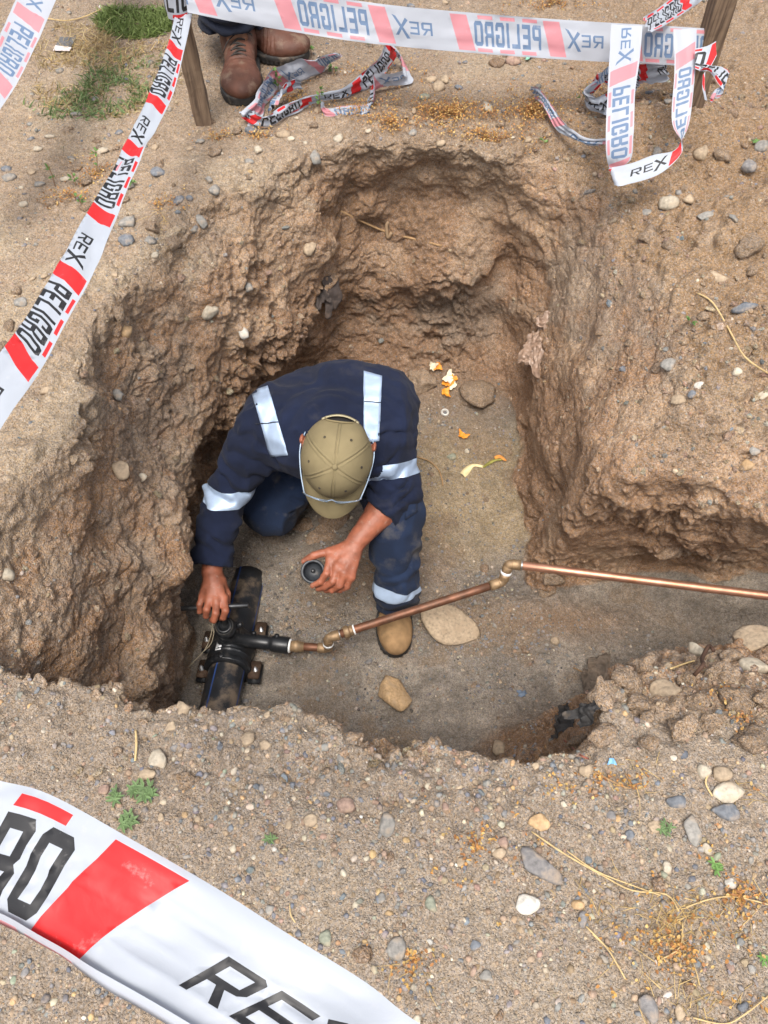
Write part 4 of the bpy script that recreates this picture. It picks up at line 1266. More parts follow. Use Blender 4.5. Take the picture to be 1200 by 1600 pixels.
# rim of the rear opening, strap, button, eyelets
arc = []
for k in range(25):
    a = -.043 + .086 * k / 24
    el = .06 + .36 * math.sqrt(max(0, 1 - (a / .043)**2)); az = math.pi + a / .1
    arc.append(hl(*cap_pt(az, el + .02, .0012)))
tube('opening_seam', arc, .0024, KHAKI, crown, 8, sub=2)
bm = bmesh.new(); g = []
for k in range(25):
    az = math.pi - .52 + 1.04 * k / 24
    g.append([bm.verts.new(hl(*cap_pt(az, .00, .0035))), bm.verts.new(hl(*cap_pt(az, .13, .0030)))])
for k in range(24): bm.faces.new((g[k][0], g[k + 1][0], g[k + 1][1], g[k][1]))
st = obj_bm('strap', bm, KHAKI2, crown); m_ = st.modifiers.new('s', 'SOLIDIFY'); m_.thickness = .002
V, F = I3
mesh_np('button', hl(0, 0, 0) + (V * np.array([.0075, .0075, .0035]) + np.array([0, 0, .1255])) @ HM, F, KHAKI, True, crown)
for k in range(6):
    az = math.pi * (k + .5) / 3; e = []
    c = np.array(cap_pt(az, .86, .001)); u = np.array(cap_pt(az + .01, .86, .001)) - c; v = np.array(cap_pt(az, .87, .001)) - c
    u /= np.linalg.norm(u); v = v - u * (v @ u); v /= np.linalg.norm(v)
    for t in range(10): 
        w = c + .0024 * (u * math.cos(t * .628) + v * math.sin(t * .628)); e.append(hl(*w))
    tube('eyelet', e, .0011, LACE, crown, 6, True, sub=1)
# stitched seams
LL = []
for s_ in seams:
    for off in (-.0042, .0042):
        L_ = []
        for k in range(22):
            el = .05 + 1.40 * k / 21
            if abs(s_ - math.pi) < .01 and el < .5: continue
            az = s_ + off / (.1 * max(math.cos(el) ** .85, .05))
            if el > 1.36: continue
            L_.append(hl(*cap_pt(az, el, .0011)))
        LL.append((L_, .00045))
multi_tube('seam_stitching', LL, STITCH, crown, 4, 1)
# brim
bm = bmesh.new(); g = []
nb_, nr_ = 36, 12
for i in range(nb_ + 1):
    a = -1.12 + 2.24 * i / nb_
    row = []
    for j in range(nr_ + 1):
        t = j / nr_
        x0_, f0, a0 = cap_pt(a, .02)
        ext = .068 * (math.cos(a * .92) ** .55 if abs(a * .92) < math.pi / 2 else 0)
        x_ = x0_ * (1 - .03 * t); f_ = f0 + ext * t
        z_ = a0 - .004 - .020 * t * t - 2.6 * x_ * x_ * (.35 + .65 * t)
        row.append(bm.verts.new(hl(x_, f_, z_)))
    g.append(row)
for i in range(nb_):
    for j in range(nr_): bm.faces.new((g[i][j], g[i + 1][j], g[i + 1][j + 1], g[i][j + 1]))
br = obj_bm('brim', bm, KHAKI, crown); m_ = br.modifiers.new('s', 'SOLIDIFY'); m_.thickness = .004; m_.offset = 0
m_ = br.modifiers.new('b', 'BEVEL'); m_.width = .0012; m_.segments = 2; m_.limit_method = 'ANGLE'
# clear safety glasses pushed up on the cap
GL = simple('pale glasses frame', (.34, .44, .56), .3, .03, 50)
m, nt, b = new_mat('clear lens'); b.inputs['Base Color'].default_value = (.93, .96, .98, 1); b.inputs['Roughness'].default_value = .03
b.inputs['Transmission Weight'].default_value = 1; b.inputs['IOR'].default_value = 1.15; LENS = m
glasses = empty('glasses', Vector(hl(0, .12, .02)))
glasses.parent = person; glasses.matrix_parent_inverse = parent_world(person).inverted()
fr_ = [hl(-.074, .094, .030), hl(-.068, .104, .024), hl(-.040, .113, .018), hl(-.012, .114, .022), hl(0, .109, .028), hl(.012, .114, .022), hl(.040, .113, .018), hl(.068, .104, .024), hl(.074, .094, .030)]
def glue(o): o.parent = glasses; o.matrix_parent_inverse = parent_world(glasses).inverted(); return o
glue(tube('frame', fr_, .0018, GL, None, 8))
for s in (-1, 1):
    glue(tube('temple', [hl(s * .074, .094, .030), hl(s * .087, .05, .018), hl(s * .0955, .0, .004), hl(s * .094, -.03, -.006), hl(s * .088, -.05, -.028)], .0015, GL, None, 8))
    bm = bmesh.new(); g = []
    for i in range(9):
        t = i / 8; x_ = s * (.010 + .068 * t); f_ = .113 - .016 * t ** 2.2
        g.append([bm.verts.new(hl(x_, f_, .020 + .010 * t)), bm.verts.new(hl(x_ * .98, f_ - .006, .058 - .01 * t)), ])
    for i in range(8): bm.faces.new((g[i][0], g[i + 1][0], g[i + 1][1], g[i][1]))
    o = glue(obj_bm('lens', bm, LENS)); m_ = o.modifiers.new('s', 'SOLIDIFY'); m_.thickness = .0016

# ---- black threaded cap in his left hand
BLACK = simple('black plastic', (.014, .015, .017), .38, .3, 60, .25, 300, 0, (.12, .105, .09, 1), .08, 40, .5)
BLACKG = simple('worn black plastic', (.028, .032, .038), .42, .25, 60, .25, 300, 0, (.14, .12, .10, 1), .15, 40, .5)
CC = px(489, 893, -.556)
axc = nrm(V3(.10, -.46, .88)); uc = nrm(np.cross(axc, V3(0, 1, .2))); vc = np.cross(axc, uc)
def lathe(name, prof, c, ax, mat, parent=None, seg=48):
    ax = nrm(ax); u = nrm(np.cross(ax, V3(.31, .9, .2))); v = np.cross(ax, u)
    bm = bmesh.new(); rows = []
    for r_, h_ in prof:
        rows.append([bm.verts.new(c + ax * h_ + (u * math.cos(2 * math.pi * k / seg) + v * math.sin(2 * math.pi * k / seg)) * max(r_, 1e-5)) for k in range(seg)])
    for a, b_ in zip(rows, rows[1:]):
        for k in range(seg): bm.faces.new((a[k], a[(k + 1) % seg], b_[(k + 1) % seg], b_[k]))
    if prof[0][0] < 1e-4: pass
    bmesh.ops.remove_doubles(bm, verts=bm.verts, dist=1e-6)
    o = obj_bm(name, bm, mat, parent)
    m = o.modifiers.new('w', 'WEIGHTED_NORMAL') if False else None
    return o
tc_e = empty('threaded_cap', Vector(CC), 'black plastic threaded cap held in the kneeling man\'s left hand', 'pipe cap')
prof = [(0, -.022), (.030, -.022), (.0345, -.018), (.0345, .006), (.0335, .009), (.027, .009), (.026, .007)]
for k in range(5): prof += [(.0262, .005 - k * .004), (.0248, .003 - k * .004)]
prof += [(.0245, -.016), (0, -.016)]
lathe('shell', prof, CC, axc, BLACKG, tc_e)
lathe('centre_boss', [(0, -.004), (.005, -.004), (.006, -.006), (.006, -.0155)], CC + vc * -.002, axc, BLACK, tc_e, 24)
for k in range(22):
    a = 2 * math.pi * k / 22
ribs = []
for k in range(28):
    a = 2 * math.pi * k / 28; q = CC + (uc * math.cos(a) + vc * math.sin(a)) * .0347
    ribs.append(([q + axc * -.017, q + axc * .004], .0011))
multi_tube('grip_ribs', ribs, BLACK, tc_e, 6, 1)

# ---- the man standing behind: only boots and trouser ends are in the photograph, the rest is above the frame
stander = empty('person', (-.50, 2.62, 0), 'standing person in brown lace up boots and dark trousers behind the left stake', 'person')
bA = px(382, 170, 0); bA[2] = 0
dA = nrm(V3(.12, -1, 0)); sc_ = np.array([1.15, .98, .86])
oA = bA - dA * .245 * sc_[1]
oA[2] = drop(float(oA[0]), float(oA[1]))[0].z - .004
boot(frame(oA, dA), (LEATHER, RUBBER), stander, 'boot', True, sc_)
bB = px(487, 97, 0); dB = nrm(V3(1, -.22, 0)); oB = bB - dB * .245 * sc_[1]
oB[2] = drop(float(oB[0]), float(oB[1]))[0].z - .004
boot(frame(oB, dB), (LEATHER, RUBBER), stander, 'boot', True, sc_)
# padded tongue flap on the near boot
flap = obj_bm('boot_tongue', bmesh.new(), LEATHER, stander) if False else None
TG = Solid(); fA = np.array(frame(oA, dA)); 
def la(x_, y_, z_): return (fA @ np.array([x_ * sc_[0], y_ * sc_[1], z_ * sc_[2], 1]))[:3]
TG.c(la(-.022, .050, .165), la(.022, .050, .165), .012, .012, .01); TG.c(la(-.020, .052, .13), la(.020, .052, .13), .010, .010, .02)
solid_obj('boot_tongue', TG, .005, simple('tan leather', (.22, .10, .05), .6, .2, 40, .4), stander)
W = Solid(); K = Solid()
hipc = (oA + oB) / 2 + V3(0, .05, .95)
for o_ in (oA, oB):
    kn = o_ + (hipc - o_) * .5 + V3(0, -.03, 0)
    s_ = nrm(o_ - hipc)[0]
    W.c(o_ + V3(-.022, .016, .04), kn, .094, .094, .03); W.c(kn, hipc + V3(.09 * (1 if o_[0] > oA[0] + .01 else -1), 0, 0), .085, .11, .04)
    K.c(o_ + V3(0, .015, .08), hipc, .035, .08, .03)
W.c(hipc + V3(-.06, 0, .02), hipc + V3(.06, 0, .02), .125, .125, .05)
for o_ in (oA, oB): W.trim(o_ + V3(-.01, .0, .088), (0, -.30, -1), .19)
W.disp.append(lambda q: (1 - sstep(.25, .55, q[:, 2])) * -.016 * (np.abs(np.sin(q[:, 2] / .042 * math.pi + 2.5 * vnoise(q, 9, 44))) - .5) + .006 * vnoise(q, 12, 45))
trs = solid_obj('trousers', W, .009, DARKNAVY, stander)
SW = Solid(); ch = hipc + V3(0, -.02, .42); hd = ch + V3(0, -.06, .30)
SW.c(hipc + V3(-.05, 0, .05), ch + V3(-.08, 0, 0), .13, .13, .06); SW.c(hipc + V3(.05, 0, .05), ch + V3(.08, 0, 0), .13, .13, .06)
for s in (-1, 1):
    a_, e_, w_ = ch + V3(.19 * s, 0, .05), ch + V3(.27 * s, .03, -.22), ch + V3(.20 * s, -.16, -.36)
    SW.c(a_, e_, .07, .055, .05); SW.c(e_, w_, .055, .042, .03); SW.c(ch + V3(0, 0, .08), a_, .07, .06, .06)
    K.c(a_, e_, .045, .038, .03); K.c(e_, w_, .036, .026, .03); hnd = w_ + V3(-.03 * s, -.07, -.02)
    K.c(w_, hnd, .024, .026, .02, ((0, 0, 1), .6))
    for f_ in range(4):
        b0 = hnd + V3((f_ - 1.5) * .019, -.01, 0); K.c(b0, b0 + V3(0, -.035, -.012), .0095, .009, .004); K.c(b0 + V3(0, -.035, -.012), b0 + V3(0, -.05, -.035), .009, .0075, .004)
    K.c(hnd + V3(-.02 * s, .02, 0), hnd + V3(-.05 * s, -.02, -.01), .012, .009, .006)
K.c(hipc, ch, .09, .10, .03); K.c(ch, hd, .06, .055, .03)
K.e(hd + V3(0, -.02, .09), np.eye(3), (.075, .095, .118), .02); K.c(hd + V3(0, -.11, .08), hd + V3(0, -.125, .05), .010, .013, .01)
for s in (-1, 1): K.e(hd + V3(.078 * s, -.01, .08), np.eye(3), (.008, .018, .030), .006)
solid_obj('body', K, .010, SKIN, stander)
solid_obj('jacket', SW, .010, FLEECE, stander)
HH = Solid(); HH.e(hd + V3(0, -.005, .112), np.eye(3), (.081, .098, .108), .01); HH.trim(hd + V3(0, -.07, .12), (0, -1, -.4), .12)
solid_obj('hair', HH, .007, HAIR, stander)
# ============================================================ PIPES AND FITTINGS
def cyl(name, a, b, r, mat, parent, seg=36, r2=None, bevel=0, n=1):
    a = np.array(a, float); b = np.array(b, float); L = np.linalg.norm(b - a)
    r2 = r if r2 is None else r2
    e = min(.0015, r * .15)
    prof = [(0, 0), (r - e, 0), (r, e)] + [(r + (r2 - r) * k / n, e + (L - 2 * e) * k / n) for k in range(1, n + 1)] + [(r2 - e, L), (0, L)]
    return lathe(name, prof, a, b - a, mat, parent, seg)
PE = simple('black polyethylene', (.022, .024, .028), .42, .35, 18, .35, 160, 0, (.22, .165, .115, 1), .42, 14, .5)
BLUE = simple('blue stripe', (.03, .07, .22), .45, .2, 40, 0, 0, 0, (.20, .16, .12, 1), .2, 25)
COPPER = simple('bright copper', (.52, .27, .18), .46, .25, 22, .3, 300, .8, (.50, .22, .10, 1), .3, 30)
OLDCU = simple('tarnished copper', (.17, .075, .042), .52, .4, 28, .4, 300, .45, (.10, .06, .04, 1), .35, 30)
BRASS = simple('brass', (.32, .215, .12), .58, .35, 60, .45, 300, .5, (.30, .22, .14, 1), .25, 50)
SOLDER = simple('solder', (.55, .53, .50), .35, .1, 60, 0, 0, .9)
PTFE = simple('white thread tape', (.80, .80, .78), .6, .05, 90, .4, 500)
STEEL = simple('dull steel', (.09, .092, .095), .42, .25, 60, .2, 400, .85)
RUST = simple('rusty clamp plate', (.075, .043, .026), .8, .4, 40, .6, 250, .2, (.22, .165, .115, 1), .25, 30)
ZINC = simple('zinc bolt', (.5, .5, .5), .35, .15, 90, 0, 0, .9)
LABEL = simple('white sticker', (.72, .73, .74), .6, .03, 60)

A0 = px(347, 1085, -.885); A1 = px(389, 905, -.985)
ad = nrm(A1 - A0)
Pn = A0 - ad * .42; Pf = A1 + ad * .01
RP = .0565
wm = empty('plastic_pipe', (float(A0[0]), float(A0[1]), FLOOR), 'thick black plastic water main with blue stripes half buried in the pit floor', 'water pipe')
prof = [(0, 0), (RP, .002)] + [(RP * (1 + .006 * math.sin(k * 1.7)), np.linalg.norm(Pf - Pn) * k / 24) for k in range(1, 25)] + [(0, np.linalg.norm(Pf - Pn))]
lathe('pipe', prof, Pn, Pf - Pn, PE, wm, 64)
upv = nrm(V3(0, 0, 1) - ad * ad[2]); sdv = np.cross(ad, upv); sdv = sdv if sdv[0] > 0 else -sdv
for ang in (-.42, 1.25, -1.6):
    bm = bmesh.new(); g = []
    for k in range(30):
        p = Pn + (Pf - Pn) * k / 29
        row = []
        for da in (-.045, .045):
            a_ = ang + da
            row.append(bm.verts.new(p + (upv * math.cos(a_) + sdv * math.sin(a_)) * (RP * 1.006 + .0006)))
        g.append(row)
    for k in range(29): bm.faces.new((g[k][0], g[k][1], g[k + 1][1], g[k + 1][0]))
    obj_bm('blue_stripe', bm, BLUE, wm)
# saddle with tapping tower
SD = px(352, 1018, -.895)
tt = (SD - A0) @ ad; SD = A0 + ad * tt
tee = empty('tapping_saddle', (float(SD[0]), float(SD[1]), FLOOR), 'black plastic saddle clamp with valve tower and side outlet bolted round the water main', 'pipe saddle')
RS = .068
D = Solid()
D.c(SD - ad * .048, SD + ad * .060, RS - .004, RS - .004, .01)
tb = SD + upv * .05 + ad * .035
tp = tb + nrm(V3(-.02, -.10, 1)) * .115
def sad(q):
    t = (q - SD) @ ad; rad_ = np.linalg.norm((q - SD) - t[:, None] * ad, axis=1)
    d = np.maximum(rad_ - RS, np.abs(t) - .062)
    d = np.minimum(d, np.maximum(rad_ - RS - .005, np.abs(t + .050) - .009))
    d = smin(d, cone(q, tb, tb + (tp - tb) * .35, .040, .030), .02)
    # ribs
    for s_ in (-.018, .016, .044):
        d = smin(d, np.maximum(rad_ - RS - .003, np.abs(t - s_) - .002), .003)
    return d - .0006 * vnoise(q, 60, 3)
sdf_obj('saddle_body', sad, SD - .13, SD + .17, .0035, BLACK, tee)
tw_ = lathe('valve_tower', [(0, 0), (.034, 0), (.034, .050), (.030, .053), (.030, .085), (.0325, .087), (.0325, .093), (.026, .096), (.026, .104), (.0235, .106), (.0235, .113), (.020, .115), (.0165, .115), (.0165, .105), (0, .105)], tb, tp - tb, BLACK, tee, 48)
for h_ in (.097, .108):
    ax_ = nrm(tp - tb); u_ = nrm(np.cross(ax_, V3(.3, .9, .2))); v_ = np.cross(ax_, u_)
    tube('sealing_ring', [tb + ax_ * h_ + (u_ * math.cos(k * .524) + v_ * math.sin(k * .524)) * .0255 for k in range(12)], .0018, RUBBER, tw_, 8, True)
knob = lathe('side_knob', [(0, 0), (.008, 0), (.0095, .004), (.0095, .016), (.007, .020), (0, .020)], tb + (tp - tb) * .62 + V3(.030, .012, 0), V3(.9, .25, .5), BLACK, tee, 24)
# outlet to the right
oz = float(tb[2] + .028)
O0 = px(358, 997, oz); O1 = px(452, 1009, oz + .004)
od = nrm(O1 - O0); OL = np.linalg.norm(O1 - O0)
out = lathe('outlet', [(0, 0), (.018, 0), (.018, OL * .24), (.0215, OL * .26), (.0215, OL * .62), (.0205, OL * .64), (.0205, OL * .70), (.0245, OL * .72), (.026, OL * .76), (.026, OL * .985), (.0245, OL), (.0165, OL), (0, OL * .99)], O0, od, BLACK, tee, 40)
for t_ in (.42, .80):
    q_ = O0 + od * OL * t_; lathe('terminal', [(0, 0), (.0075, 0), (.0075, .010), (.006, .013), (0, .013)], q_ + V3(-.0, .014, .014), V3(0, .55, .8), BLACK, out, 20)
# clamp plates and bolts
for (ax0, ay0, s_) in ((318, 1045, -1), (398, 1047, 1), (407, 985, 1), (326, 1000, -1)):
    c_ = px(ax0, ay0, -.905)
    bm = bmesh.new()
    bmesh.ops.create_cube(bm, size=1)
    for v in bm.verts:
        w_ = sdv * v.co.x * .034 + ad * v.co.y * .062 + upv * v.co.z * .012
        v.co = Vector(c_ + w_)
    bmesh.ops.bevel(bm, geom=bm.edges[:], offset=.003, segments=2, affect='EDGES')
    pl_ = obj_bm('clamp_plate', bm, RUST, tee)
    bm = bmesh.new(); bmesh.ops.create_cube(bm, size=1)
    for v in bm.verts: v.co = Vector(c_ + sdv * v.co.x * .040 + ad * v.co.y * .070 + upv * (v.co.z * .012 - .020))
    bmesh.ops.bevel(bm, geom=bm.edges[:], offset=.003, segments=2, affect='EDGES')
    obj_bm('clamp_flange', bm, BLACK, tee)
    bc = c_ - ad * .004 + sdv * s_ * .004
    lathe('bolt', [(0, .0), (.0085, 0), (.0085, .003), (.0058, .003), (.0058, .009), (.0042, .009), (.0042, .015), (0, .015)], bc + upv * .006, upv, ZINC, pl_, 6 if s_ > 0 else 24)
lathe('rivet', [(.0095, 0), (.0095, .003), (.007, .006), (0, .0065)], SD - ad * .050 + upv * (RS + .003) + sdv * -.012, upv + sdv * -.2, BLACK, tee, 24)
for (qx, qy, w_, h_, an) in ((382, 983, .010, .015, .1), (339, 1005, .020, .034, -.1)):
    c_ = px(qx, qy, -.835 if qx > 360 else -.842)
    rv_ = c_ - SD; rv_ = rv_ - ad * (rv_ @ ad); rv_ = nrm(rv_); c_ = SD + ad * ((c_ - SD) @ ad) + rv_ * (RS + .0012)
    if qx > 360: 
        c_ = A0 + ad * ((px(qx, qy, -.86) - A0) @ ad) + nrm(upv + sdv * .35) * (RP + .0022); rv_ = nrm(upv + sdv * .35)
    tn_ = np.cross(ad, rv_)
    bm = bmesh.new(); vs_ = [bm.verts.new(c_ + tn_ * a_ * w_ / 2 + ad * b_ * h_ / 2 - rv_ * (a_ * a_ * 0)) for a_, b_ in ((-1, -1), (1, -1), (1, 1), (-1, 1))]
    bm.faces.new(vs_); o = obj_bm('sticker', bm, LABEL, tee); m_ = o.modifiers.new('s', 'SOLIDIFY'); m_.thickness = .0006
    bm = bmesh.new()
    n_ = 7 if qx < 360 else 3
    for k in range(n_):
        y_ = (-.7 + 1.4 * k / (n_ - 1)) * h_ / 2; ww = .0006 + .0005 * (k % 2)
        sp = .3 if qx < 360 else .6
        bm.faces.new([bm.verts.new(c_ + tn_ * a_ * w_ / 2 * sp + ad * (y_ + b_ * ww) + rv_ * .0006) for a_, b_ in ((-1, -1), (1, -1), (1, 1), (-1, 1))])
    obj_bm('printed_marks', bm, RUBBER, o)
# tee handle in his right hand
hd0, hd1 = px(280, 951, -.705), px(388, 946, -.705)
key = empty('tee_wrench', Vector((hd0 + hd1) / 2), 'dull steel tee handle gripped in his right hand above the valve tower', 'wrench')
cyl('bar', hd0, hd1, .0075, STEEL, key, 24)
hc = px(347, 949, -.705)
stem = cyl('stem', hc, tp - nrm(tp - tb) * .02, .008, STEEL, key, 16)
# copper run
cp = empty('copper_pipe', (float(O1[0]), float(O1[1]), FLOOR), 'copper pipe with brass elbows running from the saddle outlet to the right edge', 'pipe')
rc = .0126
E0 = px(513, 1013, oz + .004)
q1 = O1 + (E0 - O1) * .0; q2 = O1 + (E0 - O1) * .40; q3 = O1 + (E0 - O1) * .80
cyl('white_collar', O1 - od * .001, O1 + od * .005, .0215, PTFE, cp)
ad1 = lathe('brass_adapter', [(0, 0), (.0165, 0), (.0165, .010), (.0185, .012), (.0185, .020), (.0155, .023), (.0145, .040), (0, .040)], O1 + od * .005, E0 - O1, BRASS, cp, 32)
cyl('pipe_piece', O1 + nrm(E0 - O1) * .044, E0 - nrm(E0 - O1) * .02, rc, OLDCU, cp)
def elbow(name, a, c, b, r, mat, n=10):
    """short elbow from a round the corner c to b with thicker sockets"""
    a, b, c = map(lambda v: np.array(v, float), (a, b, c))
    pts = [a]
    for k in range(n + 1):
        t = k / n; pts.append((1 - t)**2 * (a * .35 + c * .65) + 2 * t * (1 - t) * c + t * t * (b * .35 + c * .65))
    pts.append(b)
    rads = [r * 1.22] + [r * 1.12] * (n + 1) + [r * 1.22]
    rads[1] = r * 1.22; rads[-2] = r * 1.22
    return tube(name, pts, r, mat, cp, 24, rads=rads, sub=2)
E1 = E0 + V3(.004, .004, .070)      # up the short riser
eb = nrm(E0 - O1)
elbow('elbow', E0 - eb * .032, E0, E0 + nrm(E1 - E0) * .030, rc, BRASS)
cyl('thread_tape', E0 + nrm(E1 - E0) * .026, E0 + nrm(E1 - E0) * .040, rc * 1.28, PTFE, cp)
F0 = px(780, 911, -.70)
fd = nrm(F0 - E1)
elbow('elbow', E1 - nrm(E1 - E0) * .030, E1, E1 + fd * .034, rc, BRASS)
cyl('solder_ring', E1 + fd * .034, E1 + fd * .038, rc * 1.25, SOLDER, cp)
U0 = E1 + fd * (np.linalg.norm(F0 - E1) * .115)
cyl('long_pipe', E1 + fd * .036, F0 - fd * .03, rc, OLDCU, cp, n=8)
cyl('union_nut', U0 - fd * .012, U0 + fd * .004, .0195, BRASS, cp, 6)
cyl('union_nut', U0 + fd * .005, U0 + fd * .015, .0165, BRASS, cp, 6)
cyl('thread_tape', U0 + fd * .016, U0 + fd * .021, rc * 1.25, PTFE, cp)
G0 = F0 + fd * .012; G1 = px(795, 881, -.64)
Hr = px(1290, 942, -.62)
gd = nrm(Hr - G1)
elbow('elbow', G0 - fd * .040, G0, G0 + nrm(G1 - G0) * .030, rc, BRASS)
mid_ = (G0 + G1) / 2
cyl('riser', G0 + nrm(G1 - G0) * .02, G1 - nrm(G1 - G0) * .02, rc * 1.05, BRASS, cp)
cyl('thread_tape', G1 - nrm(G1 - G0) * .036, G1 - nrm(G1 - G0) * .026, rc * 1.3, PTFE, cp)
elbow('elbow', G1 - nrm(G1 - G0) * .030, G1, G1 + gd * .034, rc, BRASS)
cyl('solder_ring', G1 + gd * .034, G1 + gd * .040, rc * 1.25, SOLDER, cp)
Hf = Hr + gd * .55
cyl('long_pipe', G1 + gd * .036, Hf, rc, COPPER, cp, n=8)
# loose steel wire by the clamp
w_ = empty('wire', Vector(px(310, 1030, -.93)), 'thin pale wires sticking out beside the left side of the saddle clamp', 'wire')
for k_, pts in enumerate(([(332, 972, -.86), (330, 990, -.87), (320, 1015, -.88), (296, 1040, -.90)], [(326, 975, -.86), (334, 985, -.86), (330, 1005, -.88), (318, 1018, -.88)], [(303, 1034, -.90), (295, 1042, -.91), (303, 1035, -.905)])):
    tube('strand', [px(*p) for p in pts], .0012, simple('pale wire', (.45, .38, .26), .5), w_, 6)
# ============================================================ WARNING TAPE AND STAKES
TW = .09
def tape_mat(name, front, back, rough=.45):
    m, nt, b = new_mat(name); L = nt.links.new
    g = N(nt, 'ShaderNodeNewGeometry')
    mx = N(nt, 'ShaderNodeMix', data_type='RGBA'); L(g.outputs['Backfacing'], mx.inputs['Factor'])
    mx.inputs[6].default_value = (*front, 1); mx.inputs[7].default_value = (*back, 1)
    tc = N(nt, 'ShaderNodeTexCoord'); n1 = N(nt, 'ShaderNodeTexNoise'); n1.inputs['Scale'].default_value = 45; n1.inputs['Detail'].default_value = 8
    n1.inputs['Roughness'].default_value = .7
    L(tc.outputs['Object'], n1.inputs['Vector'])
    # light dirt and rubbed print
    mr = N(nt, 'ShaderNodeMapRange'); mr.inputs['From Min'].default_value = .60; mr.inputs['From Max'].default_value = .78; mr.inputs['To Max'].default_value = .45
    L(n1.outputs['Fac'], mr.inputs['Value'])
    m2 = N(nt, 'ShaderNodeMix', data_type='RGBA'); L(mr.outputs[0], m2.inputs['Factor']); L(mx.outputs[2], m2.inputs[6]); m2.inputs[7].default_value = (.55, .53, .51, 1)
    L(m2.outputs[2], b.inputs['Base Color']); b.inputs['Roughness'].default_value = rough
    bp = N(nt, 'ShaderNodeBump'); bp.inputs['Strength'].default_value = .35; bp.inputs['Distance'].default_value = .002
    n2 = N(nt, 'ShaderNodeTexNoise'); n2.inputs['Scale'].default_value = 28; n2.inputs['Detail'].default_value = 5; n2.inputs['Distortion'].default_value = 1.2
    L(tc.outputs['Object'], n2.inputs['Vector']); L(n2.outputs['Fac'], bp.inputs['Height']); L(bp.outputs[0], b.inputs['Normal'])
    tr = N(nt, 'ShaderNodeBsdfTranslucent'); L(m2.outputs[2], tr.inputs['Color'])
    ms = N(nt, 'ShaderNodeMixShader'); ms.inputs[0].default_value = .22
    L(b.outputs[0], ms.inputs[1]); L(tr.outputs[0], ms.inputs[2]); L(ms.outputs[0], nt.nodes['Material Output'].inputs['Surface'])
    return m
TMATS = [tape_mat('tape white', (.41, .445, .50), (.43, .455, .505)), tape_mat('tape red', (.60, .02, .022), (.58, .24, .27)), tape_mat('tape black', (.018, .018, .02), (.13, .20, .32))]
GL_ = dict(
 P=([[(0,0),(0,1),(.85,1),(1,.88),(1,.5),(.85,.38),(.3,.38),(.3,0)]], [[(.3,.55),(.7,.55),(.7,.83),(.3,.83)]]),
 E=([[(0,0),(0,1),(.95,1),(.95,.82),(.3,.82),(.3,.59),(.85,.59),(.85,.41),(.3,.41),(.3,.18),(.95,.18),(.95,0)]], []),
 L=([[(0,0),(0,1),(.3,1),(.3,.18),(.95,.18),(.95,0)]], []),
 I=([[(0,0),(0,1),(.3,1),(.3,0)]], []),
 G=([[(.15,0),(0,.12),(0,.88),(.15,1),(.85,1),(1,.88),(1,.66),(.7,.66),(.7,.82),(.3,.82),(.3,.18),(.7,.18),(.7,.36),(.55,.36),(.55,.52),(1,.52),(1,.12),(.85,0)]], []),
 R=([[(0,0),(0,1),(.85,1),(1,.88),(1,.55),(.85,.46),(1,.38),(1,0),(.7,0),(.7,.36),(.3,.36),(.3,0)]], [[(.3,.54),(.7,.54),(.7,.83),(.3,.83)]]),
 O=([[(.18,0),(0,.12),(0,.88),(.18,1),(.82,1),(1,.88),(1,.12),(.82,0)]], [[(.3,.17),(.7,.17),(.7,.83),(.3,.83)]]),
 r=([[(0,0),(0,1),(.85,1),(1,.9),(1,.5),(.88,.4),(.62,.38),(.95,0),(.72,0),(.42,.38),(.2,.38),(.2,0)]], [[(.2,.54),(.78,.54),(.78,.84),(.2,.84)]]),
 e=([[(0,0),(0,1),(.98,1),(.98,.84),(.2,.84),(.2,.58),(.9,.58),(.9,.42),(.2,.42),(.2,.16),(.98,.16),(.98,0)]], []),
 x=([[(-.2,-.35),(.36,.5),(-.1,1.05),(.14,1.22),(.50,.68),(.92,1.3),(1.25,1.42),(.64,.5),(1.05,-.15),(.78,-.15),(.50,.32),(.10,-.38)]], []))
def design(u0, u1):
    """print on the tape between u0 and u1 (in tape widths): list of (colour, outer polygons, holes)"""
    out = []
    k0 = int(math.floor((u0 - 6) / 5.4)); k1 = int(math.ceil((u1 + 1) / 5.4))
    for k in range(k0, k1 + 1):
        o = k * 5.4
        for c in (0, 2.9):
            out.append((1, [[(o + c - .44, .06), (o + c + .08, .06), (o + c + .44, .94), (o + c - .08, .94)]], []))
        for i in range(3):
            a = o + .60 + i * .70
            out.append((1, [[(a, .86), (a + .46, .86), (a + .485, .95), (a + .025, .95)]], []))
            out.append((1, [[(a - .08, .05), (a + .38, .05), (a + .405, .14), (a - .055, .14)]], []))
        xx = o + .38
        for ch in 'PELIGRO':
            w = .275
            sl = .10
            f = lambda p, xx=xx, w=w: (xx + p[0] * w + sl * p[1], .19 + .62 * p[1])
            g = GL_[ch]
            out.append((2, [[f(p) for p in q] for q in g[0]], [[f(p) for p in q] for q in g[1]]))
            xx += (.27 if ch != 'I' else .09) + .065
        xx = o + 3.82
        for ch, w in (('r', .34), ('e', .30), ('x', .36)):
            f = lambda p, xx=xx, w=w: (xx + p[0] * w + .05 * p[1], .34 + .32 * p[1])
            g = GL_[ch]
            out.append((2, [[f(p) for p in q] for q in g[0]], [[f(p) for p in q] for q in g[1]]))
            xx += w + .07
    return out
